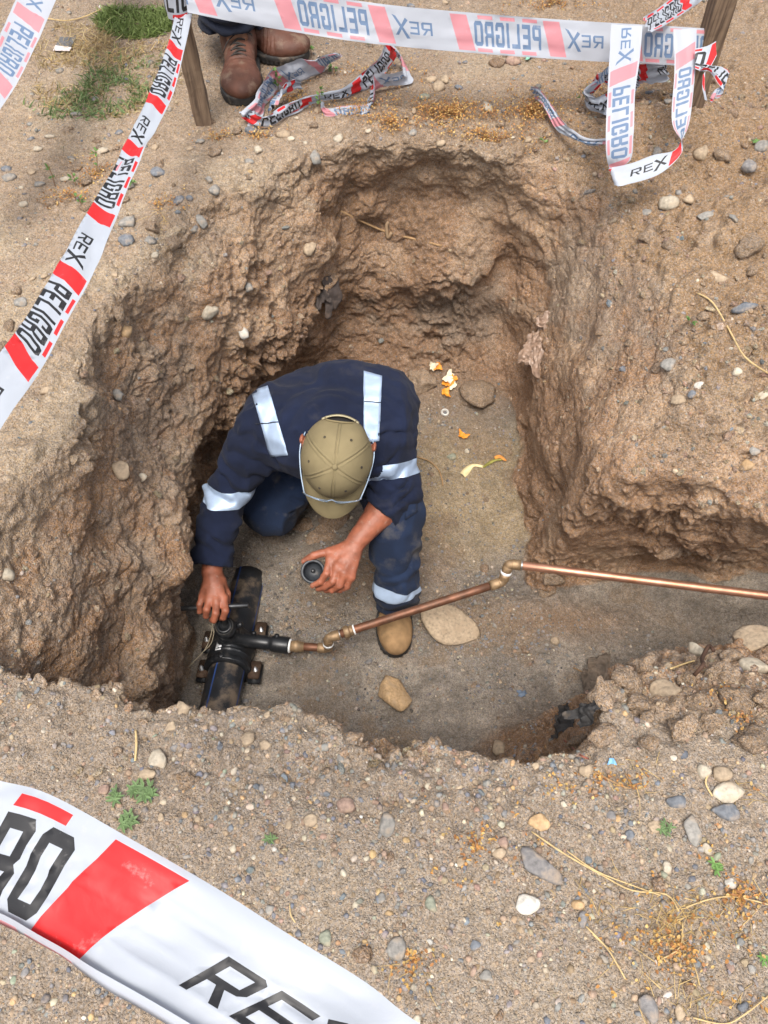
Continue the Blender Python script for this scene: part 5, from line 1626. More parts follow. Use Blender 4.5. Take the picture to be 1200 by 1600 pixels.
def clip_poly(poly, a, b):
    for s, lim in ((1, a), (-1, b)):
        r_ = []
        for p, q in zip(poly, poly[1:] + poly[:1]):
            ip, iq = (p[0] - lim) * s >= 0, (q[0] - lim) * s >= 0
            if ip: r_.append(p)
            if ip != iq:
                t = (lim - p[0]) / (q[0] - p[0]); r_.append((lim, p[1] + t * (q[1] - p[1])))
        poly = r_
        if len(poly) < 3: return []
    return poly
def inside(poly, X, Y):
    ins = np.zeros(X.shape, bool)
    for (ax, ay), (bx, by) in zip(poly, poly[1:] + poly[:1]):
        if ay == by: continue
        ins ^= ((ay > Y) != (by > Y)) & (X < (bx - ax) * (Y - ay) / (by - ay) + ax)
    return ins
def tape(name, keys, label, start=0., du=.12, dv=10, pleat=(0, 3), wrinkle=.002, fold=None, flip=False, seed=0, front=False, parent=None, cat='warning tape', group=None, sub=8, length=None, thick=True):
    """keys: (lower edge point, upper edge point) pairs along the tape; start = where in the print it begins"""
    A = [Vector(k[0]) for k in keys]; B_ = [Vector(k[1]) for k in keys]
    def cr(L_, t):
        n = len(L_); i = min(int(t), n - 2); f = t - i
        p0, p1, p2, p3 = L_[max(i - 1, 0)], L_[i], L_[i + 1], L_[min(i + 2, n - 1)]
        return 0.5 * ((2 * p1) + (p2 - p0) * f + (2 * p0 - 5 * p1 + 4 * p2 - p3) * f * f + (3 * p1 - p0 - 3 * p2 + p3) * f ** 3)
    ts = np.linspace(0, len(keys) - 1, (len(keys) - 1) * 40 + 1)
    mid = [(cr(A, t) + cr(B_, t)) / 2 for t in ts]
    s = np.concatenate([[0], np.cumsum([(b - a).length for a, b in zip(mid, mid[1:])])]) / TW
    if length: s = s * length / s[-1]
    L_ = s[-1]
    u0, u1 = start, start + L_
    pts, edges = [], []
    def addp(p): pts.append(Vector(p)); return len(pts) - 1
    nu = max(4, int(L_ / du))
    bot = [addp((u0 + L_ * i / nu, 0)) for i in range(nu + 1)]; top = [addp((u0 + L_ * i / nu, 1)) for i in range(nu + 1)]
    lf = [bot[0]] + [addp((u0, j / dv)) for j in range(1, dv)] + [top[0]]
    rt = [bot[-1]] + [addp((u1, j / dv)) for j in range(1, dv)] + [top[-1]]
    for ch in (bot, top, lf, rt): edges += list(zip(ch, ch[1:]))
    for i in range(1, nu):
        for j in range(1, dv):
            addp((u0 + L_ * i / nu, (j + (.0 if i % 2 else .01)) / dv))
    if fold is not None:
        ids = [addp((u0 + L_ * i / nu, fold)) for i in range(nu + 1)]; edges += list(zip(ids, ids[1:]))
    D_ = []
    for c, outs, holes in design(u0, u1):
        oo = [clip_poly(list(p), u0 + .002, u1 - .002) for p in outs]; hh = [clip_poly(list(p), u0 + .002, u1 - .002) for p in holes]
        oo = [p for p in oo if p]; hh = [p for p in hh if p]
        if oo: D_.append((c, oo, hh))
        for p in oo + hh:
            q = []
            for a, b in zip(p, p[1:] + p[:1]):
                n = max(1, int(math.hypot(a[0] - b[0], a[1] - b[1]) / .1))
                for k in range(n): q.append((a[0] + (b[0] - a[0]) * k / n, a[1] + (b[1] - a[1]) * k / n))
            ids = [addp(x_) for x_ in q]
            edges += list(zip(ids, ids[1:] + ids[:1]))
    ov, oe, of, _, _, _ = delaunay_2d_cdt(pts, edges, [], 0, 1e-5)
    ov = np.array([v[:] for v in ov]); of = np.array([f[:3] for f in of if len(f) == 3])
    cen = ov[of].mean(1)
    mi = np.zeros(len(of), int)
    for c, oo, hh in D_:
        x0 = min(p[0] for q in oo for p in q) - .01; x1 = max(p[0] for q in oo for p in q) + .01
        k = np.where((cen[:, 0] > x0) & (cen[:, 0] < x1))[0]
        if not len(k): continue
        m = np.zeros(len(k), bool)
        for p in oo: m |= inside(p, cen[k, 0], cen[k, 1])
        for p in hh: m &= ~inside(p, cen[k, 0], cen[k, 1])
        mi[k[m]] = c
    # onto the ribbon
    tt = np.interp(ov[:, 0] - u0, s, ts)
    lu = {}
    pos = np.empty((len(ov), 3)); 
    aa = np.array([cr(A, t)[:] for t in ts]); bb = np.array([cr(B_, t)[:] for t in ts])
    def it(arr): return np.stack([np.interp(tt, ts, arr[:, k]) for k in range(3)], 1)
    a_, b_ = it(aa), it(bb)
    mm = (aa + bb) / 2; tg = np.gradient(mm, axis=0); ta = it(tg)
    w = b_ - a_; nn_ = np.cross(ta, w); nn_ /= np.maximum(np.linalg.norm(nn_, axis=1, keepdims=True), 1e-9)
    v = ov[:, 1]
    off = np.zeros(len(ov)); vv = v.copy()
    if fold is not None:
        lo_ = v < fold
        vv = np.where(lo_, fold + (fold - v), v); off += (-1 if front else 1) * np.where(lo_, -.0025 - .004 * np.clip((fold - v) / .1, 0, 1), 0)
        vv = (vv - fold) / (1 - fold)
        wob = .03 * np.sin(ov[:, 0] * 2.1 + seed); 
    pos = a_ + w * vv[:, None]
    amp, npl = pleat
    ph = v * npl + .35 * np.sin(ov[:, 0] * .7 + seed) + .1 * np.sin(ov[:, 0] * 2.3 + 2 * seed)
    off = off + amp * (2 * np.abs(2 * (ph - np.floor(ph + .5))) - 1)
    q = np.stack([ov[:, 0] * .5, v * 1.4, np.full(len(v), seed * 3.3)], 1)
    off = off + wrinkle * (vnoise(q, 1.2, 5) + .6 * vnoise(q, 2.7, 6) + .25 * vnoise(q, 7, 7))
    q2 = np.stack([ov[:, 0] * .25, v * 4, np.full(len(v), seed * 1.3)], 1)
    off = off + wrinkle * .9 * np.abs(vnoise(q2, 2.2, 9)) + wrinkle * .35 * np.abs(vnoise(q2, 5.1, 10))
    pos = pos + nn_ * off[:, None]
    if flip: of = of[:, ::-1]
    # outward side of the print = +normal
    o = mesh_np(name, pos, of, TMATS, True, parent, matidx=mi)
    me = o.data
    # make winding agree: design is seen the right way round from +normal
    n0 = me.polygons[len(me.polygons) // 2].normal
    if parent is None: tag(o, label, cat, group)
    return o
def PD(x, y, dep):
    a = (x - 600) / 1232; b = (800 - y) / 1232
    return V3(a, _s + b * _c, -_c + b * _s) * dep + V3(0, 0, CAMZ)
# ---- stakes
WOOD = simple('weathered wood', (.17, .115, .075), .9, .3, 60, .6, 180, 0, (.25, .19, .135, 1), .15, 20, .2)
def wood_mat():
    m, nt, b = new_mat('stake wood'); L = nt.links.new
    tc = N(nt, 'ShaderNodeTexCoord'); mp = N(nt, 'ShaderNodeMapping'); mp.inputs['Scale'].default_value = (70, 70, 4)
    L(tc.outputs['Object'], mp.inputs['Vector']); n1 = N(nt, 'ShaderNodeTexNoise'); n1.inputs['Scale'].default_value = 1.6; n1.inputs['Detail'].default_value = 7
    L(mp.outputs[0], n1.inputs['Vector']); r_ = N(nt, 'ShaderNodeValToRGB')
    r_.color_ramp.elements[0].position = .32; r_.color_ramp.elements[0].color = (.075, .047, .03, 1); r_.color_ramp.elements[1].position = .7; r_.color_ramp.elements[1].color = (.24, .165, .105, 1)
    L(n1.outputs['Fac'], r_.inputs['Fac']); L(r_.outputs[0], b.inputs['Base Color']); b.inputs['Roughness'].default_value = .9
    bp = N(nt, 'ShaderNodeBump'); bp.inputs['Distance'].default_value = .003; L(n1.outputs['Fac'], bp.inputs['Height']); L(bp.outputs[0], b.inputs['Normal'])
    return m
SW_ = wood_mat()
def stake(base, top, w, d, label):
    base = np.array(base, float); top = np.array(top, float)
    ax = nrm(top - base); x_ = nrm(V3(1, .15, 0) - ax * ax[0]); y_ = np.cross(ax, x_)
    bm = bmesh.new(); rows = []; n = 26; L_ = np.linalg.norm(top - base)
    prof = [(-1, -1), (0, -1.02), (1, -1), (1.02, 0), (1, 1), (0, 1.02), (-1, 1), (-1.02, 0)]
    for i in range(n + 1):
        c = base + ax * L_ * i / n; r_ = []
        for k, (a, b) in enumerate(prof):
            j = .0012 * math.sin(i * 1.3 + k * 2.1) + .001 * math.sin(i * .4 + k)
            r_.append(bm.verts.new(c + x_ * (a * w / 2 * .97 + j) + y_ * (b * d / 2 * .97 + j)))
        rows.append(r_)
    for a, b in zip(rows, rows[1:]):
        for k in range(8): bm.faces.new((a[k], a[(k + 1) % 8], b[(k + 1) % 8], b[k]))
    bm.faces.new(rows[0][::-1]); bm.faces.new(rows[-1])
    bmesh.ops.bevel(bm, geom=[e for e in bm.edges if e.calc_face_angle(0) > 1.0], offset=.002, segments=2, affect='EDGES')
    return tag(obj_bm('stake', bm, SW_, None, False), label, 'stake')
SL = V3(-.545, 2.27, 0); SR = V3(.950, 2.35, 0)
stake(SL + V3(0, 0, -.15), SL + V3(-.010, 0.01, .47), .050, .045, 'weathered wooden stake at the left, planted beside the brown boots')
stake(SR + V3(.0, 0, -.15), SR + V3(-.030, -.02, .50), .062, .05, 'weathered wooden stake at the right behind the hanging tape loop')

# ---- taut tape across the back, seen from behind
k_ = []
for (x_, y_, z_, tl) in ((.935, 2.315, .192, .0), (.80, 2.305, .205, .01), (.45, 2.29, .232, .012), (.0, 2.275, .276, .012), (-.35, 2.26, .335, .010), (-.52, 2.245, .375, .0)):
    c = V3(x_, y_, z_); k_.append((c + V3(0, -.018, -.044), c + V3(0, .018, .044)))
tape('warning_tape', k_, 'white and pink back of a taut warning tape stretched between the two stakes', start=.30, wrinkle=.0035, seed=1)
# wrapped round the left stake
c = SL + V3(-.006, .002, .37); k_ = []
for k in range(13):
    a = -math.pi / 2 - 1.0 + 2 * math.pi * k / 12 * .98
    q = c + V3(math.cos(a) * .036, math.sin(a) * .034, .014 * k / 12 - .012); k_.append((q + V3(0, 0, -.055), q + V3(0, 0, .045)))
tape('warning_tape', k_, 'black lettered warning tape wound round the top of the left stake', start=1.0, wrinkle=.001, seed=2)
# slanting tape from the left stake towards the viewer on the left
k_ = []
for (x0, y0, x1, y1, dep) in ((276, 18, 300, 22, 2.12), (262, 70, 288, 82, 2.06), (240, 128, 272, 140, 1.98), (212, 190, 244, 204, 1.88), (178, 262, 214, 262, 1.79), (140, 330, 183, 340, 1.71), (97, 400, 149, 420, 1.62), (52, 475, 102, 508, 1.54), (12, 535, 62, 582, 1.47), (-50, 625, 8, 660, 1.40), (-160, 790, -100, 840, 1.27)):
    k_.append((PD(x0, y0, dep), PD(x1, y1, dep - .005)))
tape('warning_tape', k_, 'slanting red and white warning tape running from the left stake to the left edge', start=-1.87, fold=.20, pleat=(.004, 1.5), wrinkle=.003, seed=3, flip=False, length=20.2)
# tape in the top left corner, seen from behind
k_ = []
for (x0, y0, x1, y1, dep) in ((330, -420, 280, -440, 3.4), (236, -262, 184, -286, 2.8), (150, -120, 92, -148, 2.35), (88, 0, 32, -18, 2.12), (58, 68, 6, 40, 2.05), (36, 115, -14, 88, 1.99), (0, 172, -44, 140, 1.93), (-60, 262, -106, 236, 1.84)):
    k_.append((PD(x1, y1, dep), PD(x0, y0, dep)))
tape('warning_tape', k_, 'warning tape crossing the top left corner, pink and pale blue from behind', start=-5.9, wrinkle=.004, seed=4, flip=True)
# near tape at the bottom left
k_ = []
for (x0, y0, x1, y1, d0, d1) in ((-330, 1330, -190, 1110, .60, .62), (-120, 1395, -30, 1205, .57, .585), (0, 1442, 75, 1238, .545, .57), (90, 1490, 185, 1296, .53, .545), (170, 1545, 320, 1374, .51, .53), (262, 1600, 455, 1462, .49, .51), (360, 1668, 570, 1535, .47, .50), (450, 1735, 660, 1602, .46, .48), (620, 1850, 830, 1690, .44, .46)):
    k_.append((PD(x0, y0, d0), PD(x1, y1, d1)))
tape('warning_tape', k_, 'big red and white warning tape close to the viewer in the lower left corner', start=.30, du=.06, dv=22, fold=.09, front=True, wrinkle=.006, seed=5, length=5.4)
# hanging loop by the right stake
W2 = .042
def keys_px(L, z=None):
    return [(px(a, b, c), px(d, e, f)) for a, b, c, d, e, f in L]
def kd(L): return [(PD(a, b, c), PD(d, e, f)) for a, b, c, d, e, f in L]
k_ = kd([(1004, 40, 2.13, 955, 38, 2.13), (1000, 90, 2.12, 952, 92, 2.11), (992, 150, 2.10, 949, 152, 2.09), (990, 210, 2.10, 947, 214, 2.09), (986, 250, 2.12, 948, 246, 2.11), (964, 268, 2.145, 952, 262, 2.14),
         (962, 290, 2.13, 954, 262, 2.12), (985, 287, 2.12, 985, 256, 2.13), (1030, 272, 2.12, 1020, 243, 2.13), (1062, 244, 2.12, 1052, 236, 2.13), (1066, 222, 2.12, 1066, 218, 2.13), (1050, 190, 2.115, 1078, 186, 2.115), (1054, 110, 2.115, 1087, 108, 2.115), (1052, 46, 2.12, 1089, 44, 2.125)])
tape('warning_tape', k_, 'loop of warning tape hanging down from the top tape beside the right stake', start=3.75, wrinkle=.002, seed=6, dv=12, flip=False)
# tape leaving to the upper right
tape('warning_tape', kd([(1016, 52, 2.14, 1004, 28, 2.14), (1050, 34, 2.2, 1034, 8, 2.2), (1092, 4, 2.28, 1070, -22, 2.28), (1150, -46, 2.4, 1124, -74, 2.4)]), 'narrow twisted tape leaving the loop towards the top edge', start=.3, pleat=(.006, 3), wrinkle=.004, seed=7)
# knot and short tail at the right stake
tape('warning_tape', kd([(1086, 108, 2.10, 1086, 76, 2.10), (1104, 112, 2.09, 1104, 72, 2.10), (1119, 88, 2.10, 1119, 64, 2.11)]), 'short stiff end of black and red tape on the right stake', start=2.3, wrinkle=.002, seed=8, length=.7)
tape('warning_tape', kd([(1092, 112, 2.09, 1098, 100, 2.09), (1108, 112, 2.09, 1110, 102, 2.09), (1122, 134, 2.07, 1134, 112, 2.08), (1130, 148, 2.06, 1138, 124, 2.07), (1116, 152, 2.05, 1122, 136, 2.06), (1110, 160, 2.04, 1113, 154, 2.04)]), 'knotted black and white tape tail hanging from the right stake', start=.5, pleat=(.004, 3), wrinkle=.008, seed=9, length=2.6)
tape('warning_tape', kd([(1098, 118, 2.09, 1102, 112, 2.09), (1097, 138, 2.08, 1101, 138, 2.08), (1100, 156, 2.05, 1104, 158, 2.05)]), 'thin pink shred of tape below the knot on the right stake', start=2.6, wrinkle=.003, seed=10, length=1.2)
# crumpled bundle behind the loop
def gl(L, lift=.0):
    """edge pairs on the ground, lifted by the given heights"""
    out = []
    for a, b, za, c, d, zc in L: out.append((px(a, b, za), px(c, d, zc)))
    return out
tape('warning_tape', gl([(938, 132, .10, 960, 88, .13), (916, 150, .05, 938, 118, .10), (922, 168, .02, 915, 140, .07), (948, 178, .02, 936, 150, .07), (975, 170, .02, 958, 138, .08), (996, 132, .05, 985, 100, .12), (1022, 128, .05, 1012, 92, .12), (1040, 118, .06, 1036, 88, .12)]), 'crumpled bundle of warning tape lying behind the hanging loop', start=1.8, pleat=(.008, 3), wrinkle=.018, seed=11, length=8)
tape('warning_tape', gl([(925, 150, .04, 948, 120, .09), (940, 128, .08, 962, 100, .12), (958, 140, .03, 976, 112, .10), (975, 125, .05, 990, 104, .1)]), 'red and white fold of tape on top of the crumpled bundle behind the loop', start=4.9, pleat=(.008, 2.5), wrinkle=.016, seed=12, length=4)
# thin twisted tape on the ground
tape('warning_tape', gl([(836, 152, .01, 829, 134, .03), (846, 160, .03, 842, 138, .05), (858, 182, .02, 862, 164, .04), (874, 203, .01, 880, 190, .04), (900, 220, .01, 904, 208, .04), (925, 228, .02, 926, 217, .04), (950, 224, .03, 950, 216, .05)]), 'thin twisted strip of blue and pink tape lying left of the loop', start=.4, pleat=(.006, 3), wrinkle=.006, seed=13, flip=True, length=5)
# crumpled tapes by the brown boots
tape('warning_tape', gl([(536, 88, .05, 528, 86, .06), (516, 106, .01, 504, 92, .08), (490, 122, .01, 470, 96, .09), (468, 132, .01, 450, 102, .09), (440, 140, .01, 424, 112, .08), (420, 158, .01, 410, 132, .08), (412, 176, .01, 404, 156, .06), (402, 192, .01, 376, 178, .05), (388, 196, .005, 380, 180, .03)]), 'crumpled tape with black letters lying against the near brown boot', start=1.2, pleat=(.006, 2), wrinkle=.010, seed=14, length=8.5)
tape('warning_tape', gl([(376, 184, .01, 398, 172, .06), (396, 196, .01, 404, 180, .05), (425, 194, .01, 418, 180, .05), (452, 178, .01, 446, 162, .05), (485, 162, .01, 480, 148, .05), (510, 156, .01, 503, 144, .04), (545, 150, .01, 538, 134, .05), (585, 132, .01, 568, 110, .07), (612, 100, .02, 596, 82, .09), (624, 84, .03, 609, 60, .10)]), 'long loose tape snaking over the ground from the boot to the right', start=-.4, pleat=(.004, 2), wrinkle=.007, seed=15, length=9)
tape('warning_tape', gl([(622, 82, .05, 609, 60, .10), (636, 110, .03, 628, 84, .07), (645, 128, .02, 632, 106, .06), (628, 134, .02, 628, 112, .07), (595, 140, .02, 590, 118, .08), (578, 158, .01, 586, 122, .07), (570, 184, .005, 580, 160, .03), (530, 182, .005, 530, 166, .02), (506, 180, .005, 508, 168, .02), (500, 160, .01, 506, 158, .02)]), 'second loose tape folded back in a loop right of the long one', start=2.0, pleat=(.004, 2), wrinkle=.007, seed=16, length=7)
tape('warning_tape', gl([(418, 178, .02, 430, 160, .06), (432, 158, .03, 440, 140, .07), (452, 140, .03, 456, 122, .06), (468, 136, .02, 470, 126, .04)]), 'small pink curl of tape between the boot and the long loose tape', start=.8, pleat=(.006, 2), wrinkle=.010, seed=17, length=3)
# ============================================================ PLANTS, LITTER, CLOTH
rp_ = np.random.default_rng(77)
def leafmat(name, col, tr=.25, var=.3):
    m, nt, b = new_mat(name); L = nt.links.new
    at = N(nt, 'ShaderNodeAttribute', attribute_name='tint')
    L(at.outputs['Color'], b.inputs['Base Color']); b.inputs['Roughness'].default_value = .6; b.inputs['Specular IOR Level'].default_value = .3
    t = N(nt, 'ShaderNodeBsdfTranslucent'); L(at.outputs['Color'], t.inputs['Color'])
    ms = N(nt, 'ShaderNodeMixShader'); ms.inputs[0].default_value = tr
    L(b.outputs[0], ms.inputs[1]); L(t.outputs[0], ms.inputs[2]); L(ms.outputs[0], nt.nodes['Material Output'].inputs['Surface'])
    return m
LEAF = leafmat('leaf', None)
class Q_:
    def __init__(s): s.V = []; s.F = []; s.C = []
    def quad(s, a, b, c, d, col):
        n = len(s.V); s.V += [a, b, c, d]; s.F.append((n, n + 1, n + 2, n + 3)); s.C += [col] * 4
    def blade(s, p, d, L_, w, bend, col, seg=3):
        d = nrm(d); side = np.cross(d, V3(0, 0, 1)); 
        if np.linalg.norm(side) < .1: side = V3(1, 0, 0)
        a_ = rp_.uniform(0, 3.14); side = nrm(side); side = side * math.cos(a_) + np.cross(d, side) * math.sin(a_)
        q = np.array(p, float); pa = q - side * w; pb = q + side * w; dd = d.copy()
        for k in range(seg):
            dd = nrm(dd + bend / seg); q = q + dd * L_ / seg; ww = w * (1 - (k + 1) / seg * .85)
            na, nb2 = q - side * ww, q + side * ww
            s.quad(pa, pb, nb2, na, col); pa, pb = na, nb2
    def leaf(s, p, d, n, L_, w, col):
        d = nrm(d); sd_ = nrm(np.cross(d, n)); up_ = np.cross(sd_, d)
        c1 = p + d * L_ * .3; c2 = p + d * L_ * .72; e = p + d * L_
        k = up_ * L_ * .10
        s.quad(p, c1 + sd_ * w + k, c2 + sd_ * w * .8 + k, e, col); s.quad(p, e, c2 - sd_ * w * .8 + k, c1 - sd_ * w + k, col * 1.1)
    def build(s, name, mat=LEAF, parent=None):
        return mesh_np(name, np.array(s.V), np.array(s.F), mat, False, parent, np.clip(np.array(s.C), 0, 1))
def spot(x, y): p, n = see(x, y); return V3(*p)
def patch(Qo, n, cx, cy, rx, ry, hl_, cols, w=.0012, lean=.6, dens=4, seed=3):
    """blades growing in a patch given as an ellipse of the photograph, planted on the ground there"""
    c = P(cx, cy, 0); ex = abs(P(cx + rx, cy, 0).x - c.x); ey = abs(P(cx, cy - ry, 0).y - P(cx, cy + ry, 0).y) / 2
    k = 0; t = 0
    while k < n and t < n * 6:
        t += 1
        a, r_ = rp_.uniform(0, 6.28), math.sqrt(rp_.uniform())
        x_, y_ = c.x + ex * r_ * math.cos(a), c.y + ey * r_ * math.sin(a)
        v = vnoise(np.array([[x_, y_, seed]]), dens * 3, seed)[0]
        if v < rp_.uniform(-.8, .4) + r_ * .4: continue
        p, nn = drop(x_, y_)
        if p.z < -.06: continue
        d = V3(rp_.normal() * lean, rp_.normal() * lean, 1)
        col = np.array(cols[rp_.integers(len(cols))]) * rp_.uniform(.7, 1.3)
        Qo.blade(V3(*p), d, hl_ * rp_.uniform(.4, 1.2), w * rp_.uniform(.6, 1.3), V3(rp_.normal() * .5, rp_.normal() * .5, -.4), col)
        k += 1
GREEN = [(.16, .24, .09), (.20, .28, .12), (.12, .19, .07), (.28, .28, .13)]
DRY = [(.42, .33, .17), (.50, .40, .22), (.34, .25, .13), (.46, .33, .15)]
g = Q_(); patch(g, 800, 135, 150, 100, 36, .034, GREEN, .0024, .9); patch(g, 260, 190, 120, 70, 45, .034, GREEN, .0022, 1.0)
tag(g.build('grass'), 'short green grass in patches left of the slanting tape', 'grass', None, 'stuff')
g = Q_(); patch(g, 1500, 175, 115, 120, 65, .032, DRY, .0018, 1.2, seed=9); patch(g, 700, 110, 70, 70, 30, .04, DRY, .0011, 1.2, seed=10)
tag(g.build('dry_grass'), 'dry yellow grass between the green patches at the upper left', 'dry grass', None, 'stuff')
g = Q_(); patch(g, 2600, 225, 30, 72, 34, .032, [(.17, .23, .07), (.21, .27, .09), (.13, .18, .05)], .0030, 1.1, dens=2, seed=12)
tag(g.build('low_plant_mat'), 'dense low mat of green plants behind the left stake', 'plants', None, 'stuff')
# rusty orange dried weeds
g = Q_()
def dryweed(cx, cy, rx, ry, n, hh=.03):
    c = P(cx, cy, 0); ex = abs(P(cx + rx, cy, 0).x - c.x); ey = abs(P(cx, cy - ry, 0).y - P(cx, cy + ry, 0).y) / 2
    for _ in range(n):
        a, r_ = rp_.uniform(0, 6.28), rp_.normal() * .55
        x_, y_ = c.x + ex * r_ * math.cos(a), c.y + ey * r_ * math.sin(a)
        p, nn = drop(x_, y_)
        if p.z < -.25: continue
        base = V3(*p)
        d = nrm(V3(rp_.normal() * .6, rp_.normal() * .6, 1)); L_ = hh * rp_.uniform(.3, 1.2)
        st = np.array([.30, .17, .08]) * rp_.uniform(.6, 1.2)
        g.blade(base, d, L_, .0006, V3(0, 0, -.2), st, 2)
        for k in range(rp_.integers(2, 6)):
            q = base + d * L_ * rp_.uniform(.1, 1) + rp_.normal(size=3) * .006
            col = np.array([[.52, .30, .09], [.45, .22, .07], [.55, .38, .15], [.35, .17, .07]][rp_.integers(4)]) * rp_.uniform(.7, 1.2)
            g.leaf(q, rp_.normal(size=3), V3(0, 0, 1), rp_.uniform(.004, .009), rp_.uniform(.0012, .0028), col)
for a in [(700,180,110,28,420,.045),(610,200,60,18,120),(830,175,70,35,260,.045),(790,60,120,30,160),(860,15,70,15,120),(560,180,40,20,80),(760,212,110,10,160),(460,160,60,25,70),(400,215,50,10,40),(250,320,40,15,30,.02),
          (110,310,50,20,60),(150,270,50,30,60,.02),(590,120,80,30,90),(1160,1100,50,70,60,.015),(1060,1480,150,110,130,.010),(900,1230,120,30,22,.010),(930,1215,50,15,12,.010),(1150,1400,60,80,80,.012),(740,1320,100,80,60,.008),(640,1500,60,60,30,.008),(1000,1220,60,20,14,.010),(340,215,40,15,40,.02),(960,150,60,30,60)]:
    dryweed(*a)
tag(g.build('dry_weeds'), 'rust orange dried weeds and flecks scattered over the ground', 'dry weeds', None, 'stuff')
# seedlings
def seedling(x, y, h_, n, label, kind='stem', col=(.12, .21, .06)):
    p = spot(x, y); e = empty('seedling', Vector(p), label, 'plant')
    q = Q_(); lf = Q_()
    tip = p + V3(rp_.normal() * .1 * h_, rp_.normal() * .1 * h_, h_)
    if kind == 'stem':
        tube('stem', [p - V3(0, 0, .005), (p + tip) / 2 + V3(.003, 0, 0), tip], .0011, simple('stem', (.22, .12, .06), .7), e, 6)
        for k in range(n):
            t = rp_.uniform(.3, 1.02); a = rp_.uniform(0, 6.28)
            c = p + (tip - p) * t; d = V3(math.cos(a), math.sin(a), rp_.uniform(.1, .6))
            for j in range(3):
                dd = nrm(d + rp_.normal(size=3) * .4)
                lf.leaf(c + d * .004, dd, V3(0, 0, 1), rp_.uniform(.009, .016), .0032, np.array(col) * rp_.uniform(.7, 1.4))
    else:
        for k in range(n):
            a = 6.28 * k / n + rp_.uniform(-.2, .2)
            c = p + V3(math.cos(a), math.sin(a), .5) * rp_.uniform(.002, h_ * .5) + V3(0, 0, .004)
            tube('stem', [p - V3(0, 0, .003), (p + c) / 2 + V3(0, 0, .002), c], .0005, simple('green stem', (.12, .18, .06), .7), e, 5) if k % 3 == 0 else None
            for j in range(rp_.integers(4, 7)):
                b_ = a + j * 1.0 + rp_.uniform(-.2, .2)
                lf.leaf(c, V3(math.cos(b_), math.sin(b_), .15), V3(0, 0, 1), h_ * rp_.uniform(.45, .7), h_ * .11, np.array(col) * rp_.uniform(.8, 1.3))
    lf.build('leaves', LEAF, e)
for a in [(434,150,.085,9,'tall weed with dark green leaves growing between the crumpled tapes'),(392,120,.05,6,'small leafy weed just right of the near brown boot'),
          (497,178,.07,8,'leafy weed in front of the long loose tape'),(521,118,.03,5,'small leafy weed between the two loose tapes'),(486,88,.03,5,'yellowish weed beside the toe of the far brown boot'),
          (583,75,.06,6,'thin weed below the top tape left of centre'),(86,292,.07,4,'thin weed stem at the left near the edge'),(118,290,.04,5,'green seedling left of the slanting tape'),
          (150,268,.06,4,'tall thin weed stem beside the slanting tape'),(128,325,.04,5,'weed in the rusty flecks left of the slanting tape'),(207,290,.02,4,'tiny green seedling right of the slanting tape'),
          (905,165,.06,6,'leafy weed left of the crumpled tape bundle'),(640,40,.04,4,'thin weed just below the upper edge of the top tape'),(850,228,.015,3,'tiny weed below the twisted strip of tape'),
          (790,90,.05,5,'thin weed on the bare ground right of the stone pair'),(1078,505,.01,3,'tiny green sprout on the right bank')]:
    seedling(*a)
for a in [(182,1246,.022,4,'palm shaped green seedling, left one of the group in front of the pit'),(212,1236,.022,5,'green seedling in the middle of the group in front of the pit'),(232,1242,.026,6,'brightest green seedling, right one of the group in front of the pit'),
          (200,1282,.024,6,'green seedling below the group in front of the pit'),(424,1312,.014,4,'small green seedling above the near tape'),(1118,1358,.020,3,'bright green two leaf seedling near the right edge'),
          (1037,1296,.018,4,'yellow green seedling left of the tall greenish stone'),(1181,225,.020,4,'bright green seedling at the right edge level with the loop'),(1190,1500,.014,3,'green sprout at the right edge of the near ground'),
          (490,1160,.0,0,'')]:
    if a[3]: seedling(*a, kind='rosette', col=(.15, .27, .08) if a[0] > 1100 else (.14, .21, .09))
# straw
STRAW = simple('straw', (.50, .36, .17), .7, .25, 60)
STRAW2 = simple('dark straw', (.34, .21, .10), .8, .25, 60)
def stalk(pts, rad, label, mat=STRAW, name='straw_stalk', lift=.004, cat='straw'):
    L_ = []
    for i, (x, y) in enumerate(pts):
        p = spot(x, y); L_.append(p + V3(0, 0, lift * (1 + (i % 2))))
    o = tube(name, L_, rad, mat, None, 6, sub=4); return tag(o, label, cat)
stalk([(830,1300),(880,1335),(940,1368),(985,1392),(1040,1398),(1058,1425)], .0014, 'long dry stalk running from the long dark slab to the straw tuft')
stalk([(885,1330),(930,1362),(990,1385),(1030,1400)], .0011, 'thin dry stalk lying alongside the long one')
stalk([(1070,1418),(1110,1405),(1150,1402),(1200,1415)], .0012, 'dry stalk running from the straw tuft to the right edge')
stalk([(915,1448),(945,1480),(965,1510),(975,1530)], .0013, 'pale dry stalk in the lower middle of the near ground')
stalk([(925,1460),(940,1475),(958,1488)], .0010, 'short dry stalk beside the pale one')
stalk([(1030,1500),(1060,1480),(1065,1440)], .0010, 'dry stalk at the left of the straw tuft')
stalk([(1200,1555),(1160,1585),(1130,1600),(1080,1590)], .0012, 'dry stalk in the bottom right corner')
stalk([(213,1142),(215,1165),(212,1190)], .0022, 'short flat straw standing on the near rim at the left')
stalk([(453,1412),(455,1430),(462,1442)], .0010, 'straw sticking up behind the near tape')
stalk([(1088,462),(1110,480),(1138,520),(1160,565),(1200,588)], .0022, 'long yellow stalk lying on the right bank', lift=.008)
stalk([(925,1205),(960,1225),(985,1232),(975,1210)], .0013, 'brown dry stem on the near bank', STRAW2)
stalk([(1108,1205),(1100,1225),(1112,1245)], .0016, 'orange curled stem between the two stones at the right edge')
stalk([(880,1158),(890,1170),(905,1182),(915,1190)], .0018, 'red root hanging at the corner of the near bank', simple('red root', (.25, .08, .05), .7), 'root', .01, 'root')
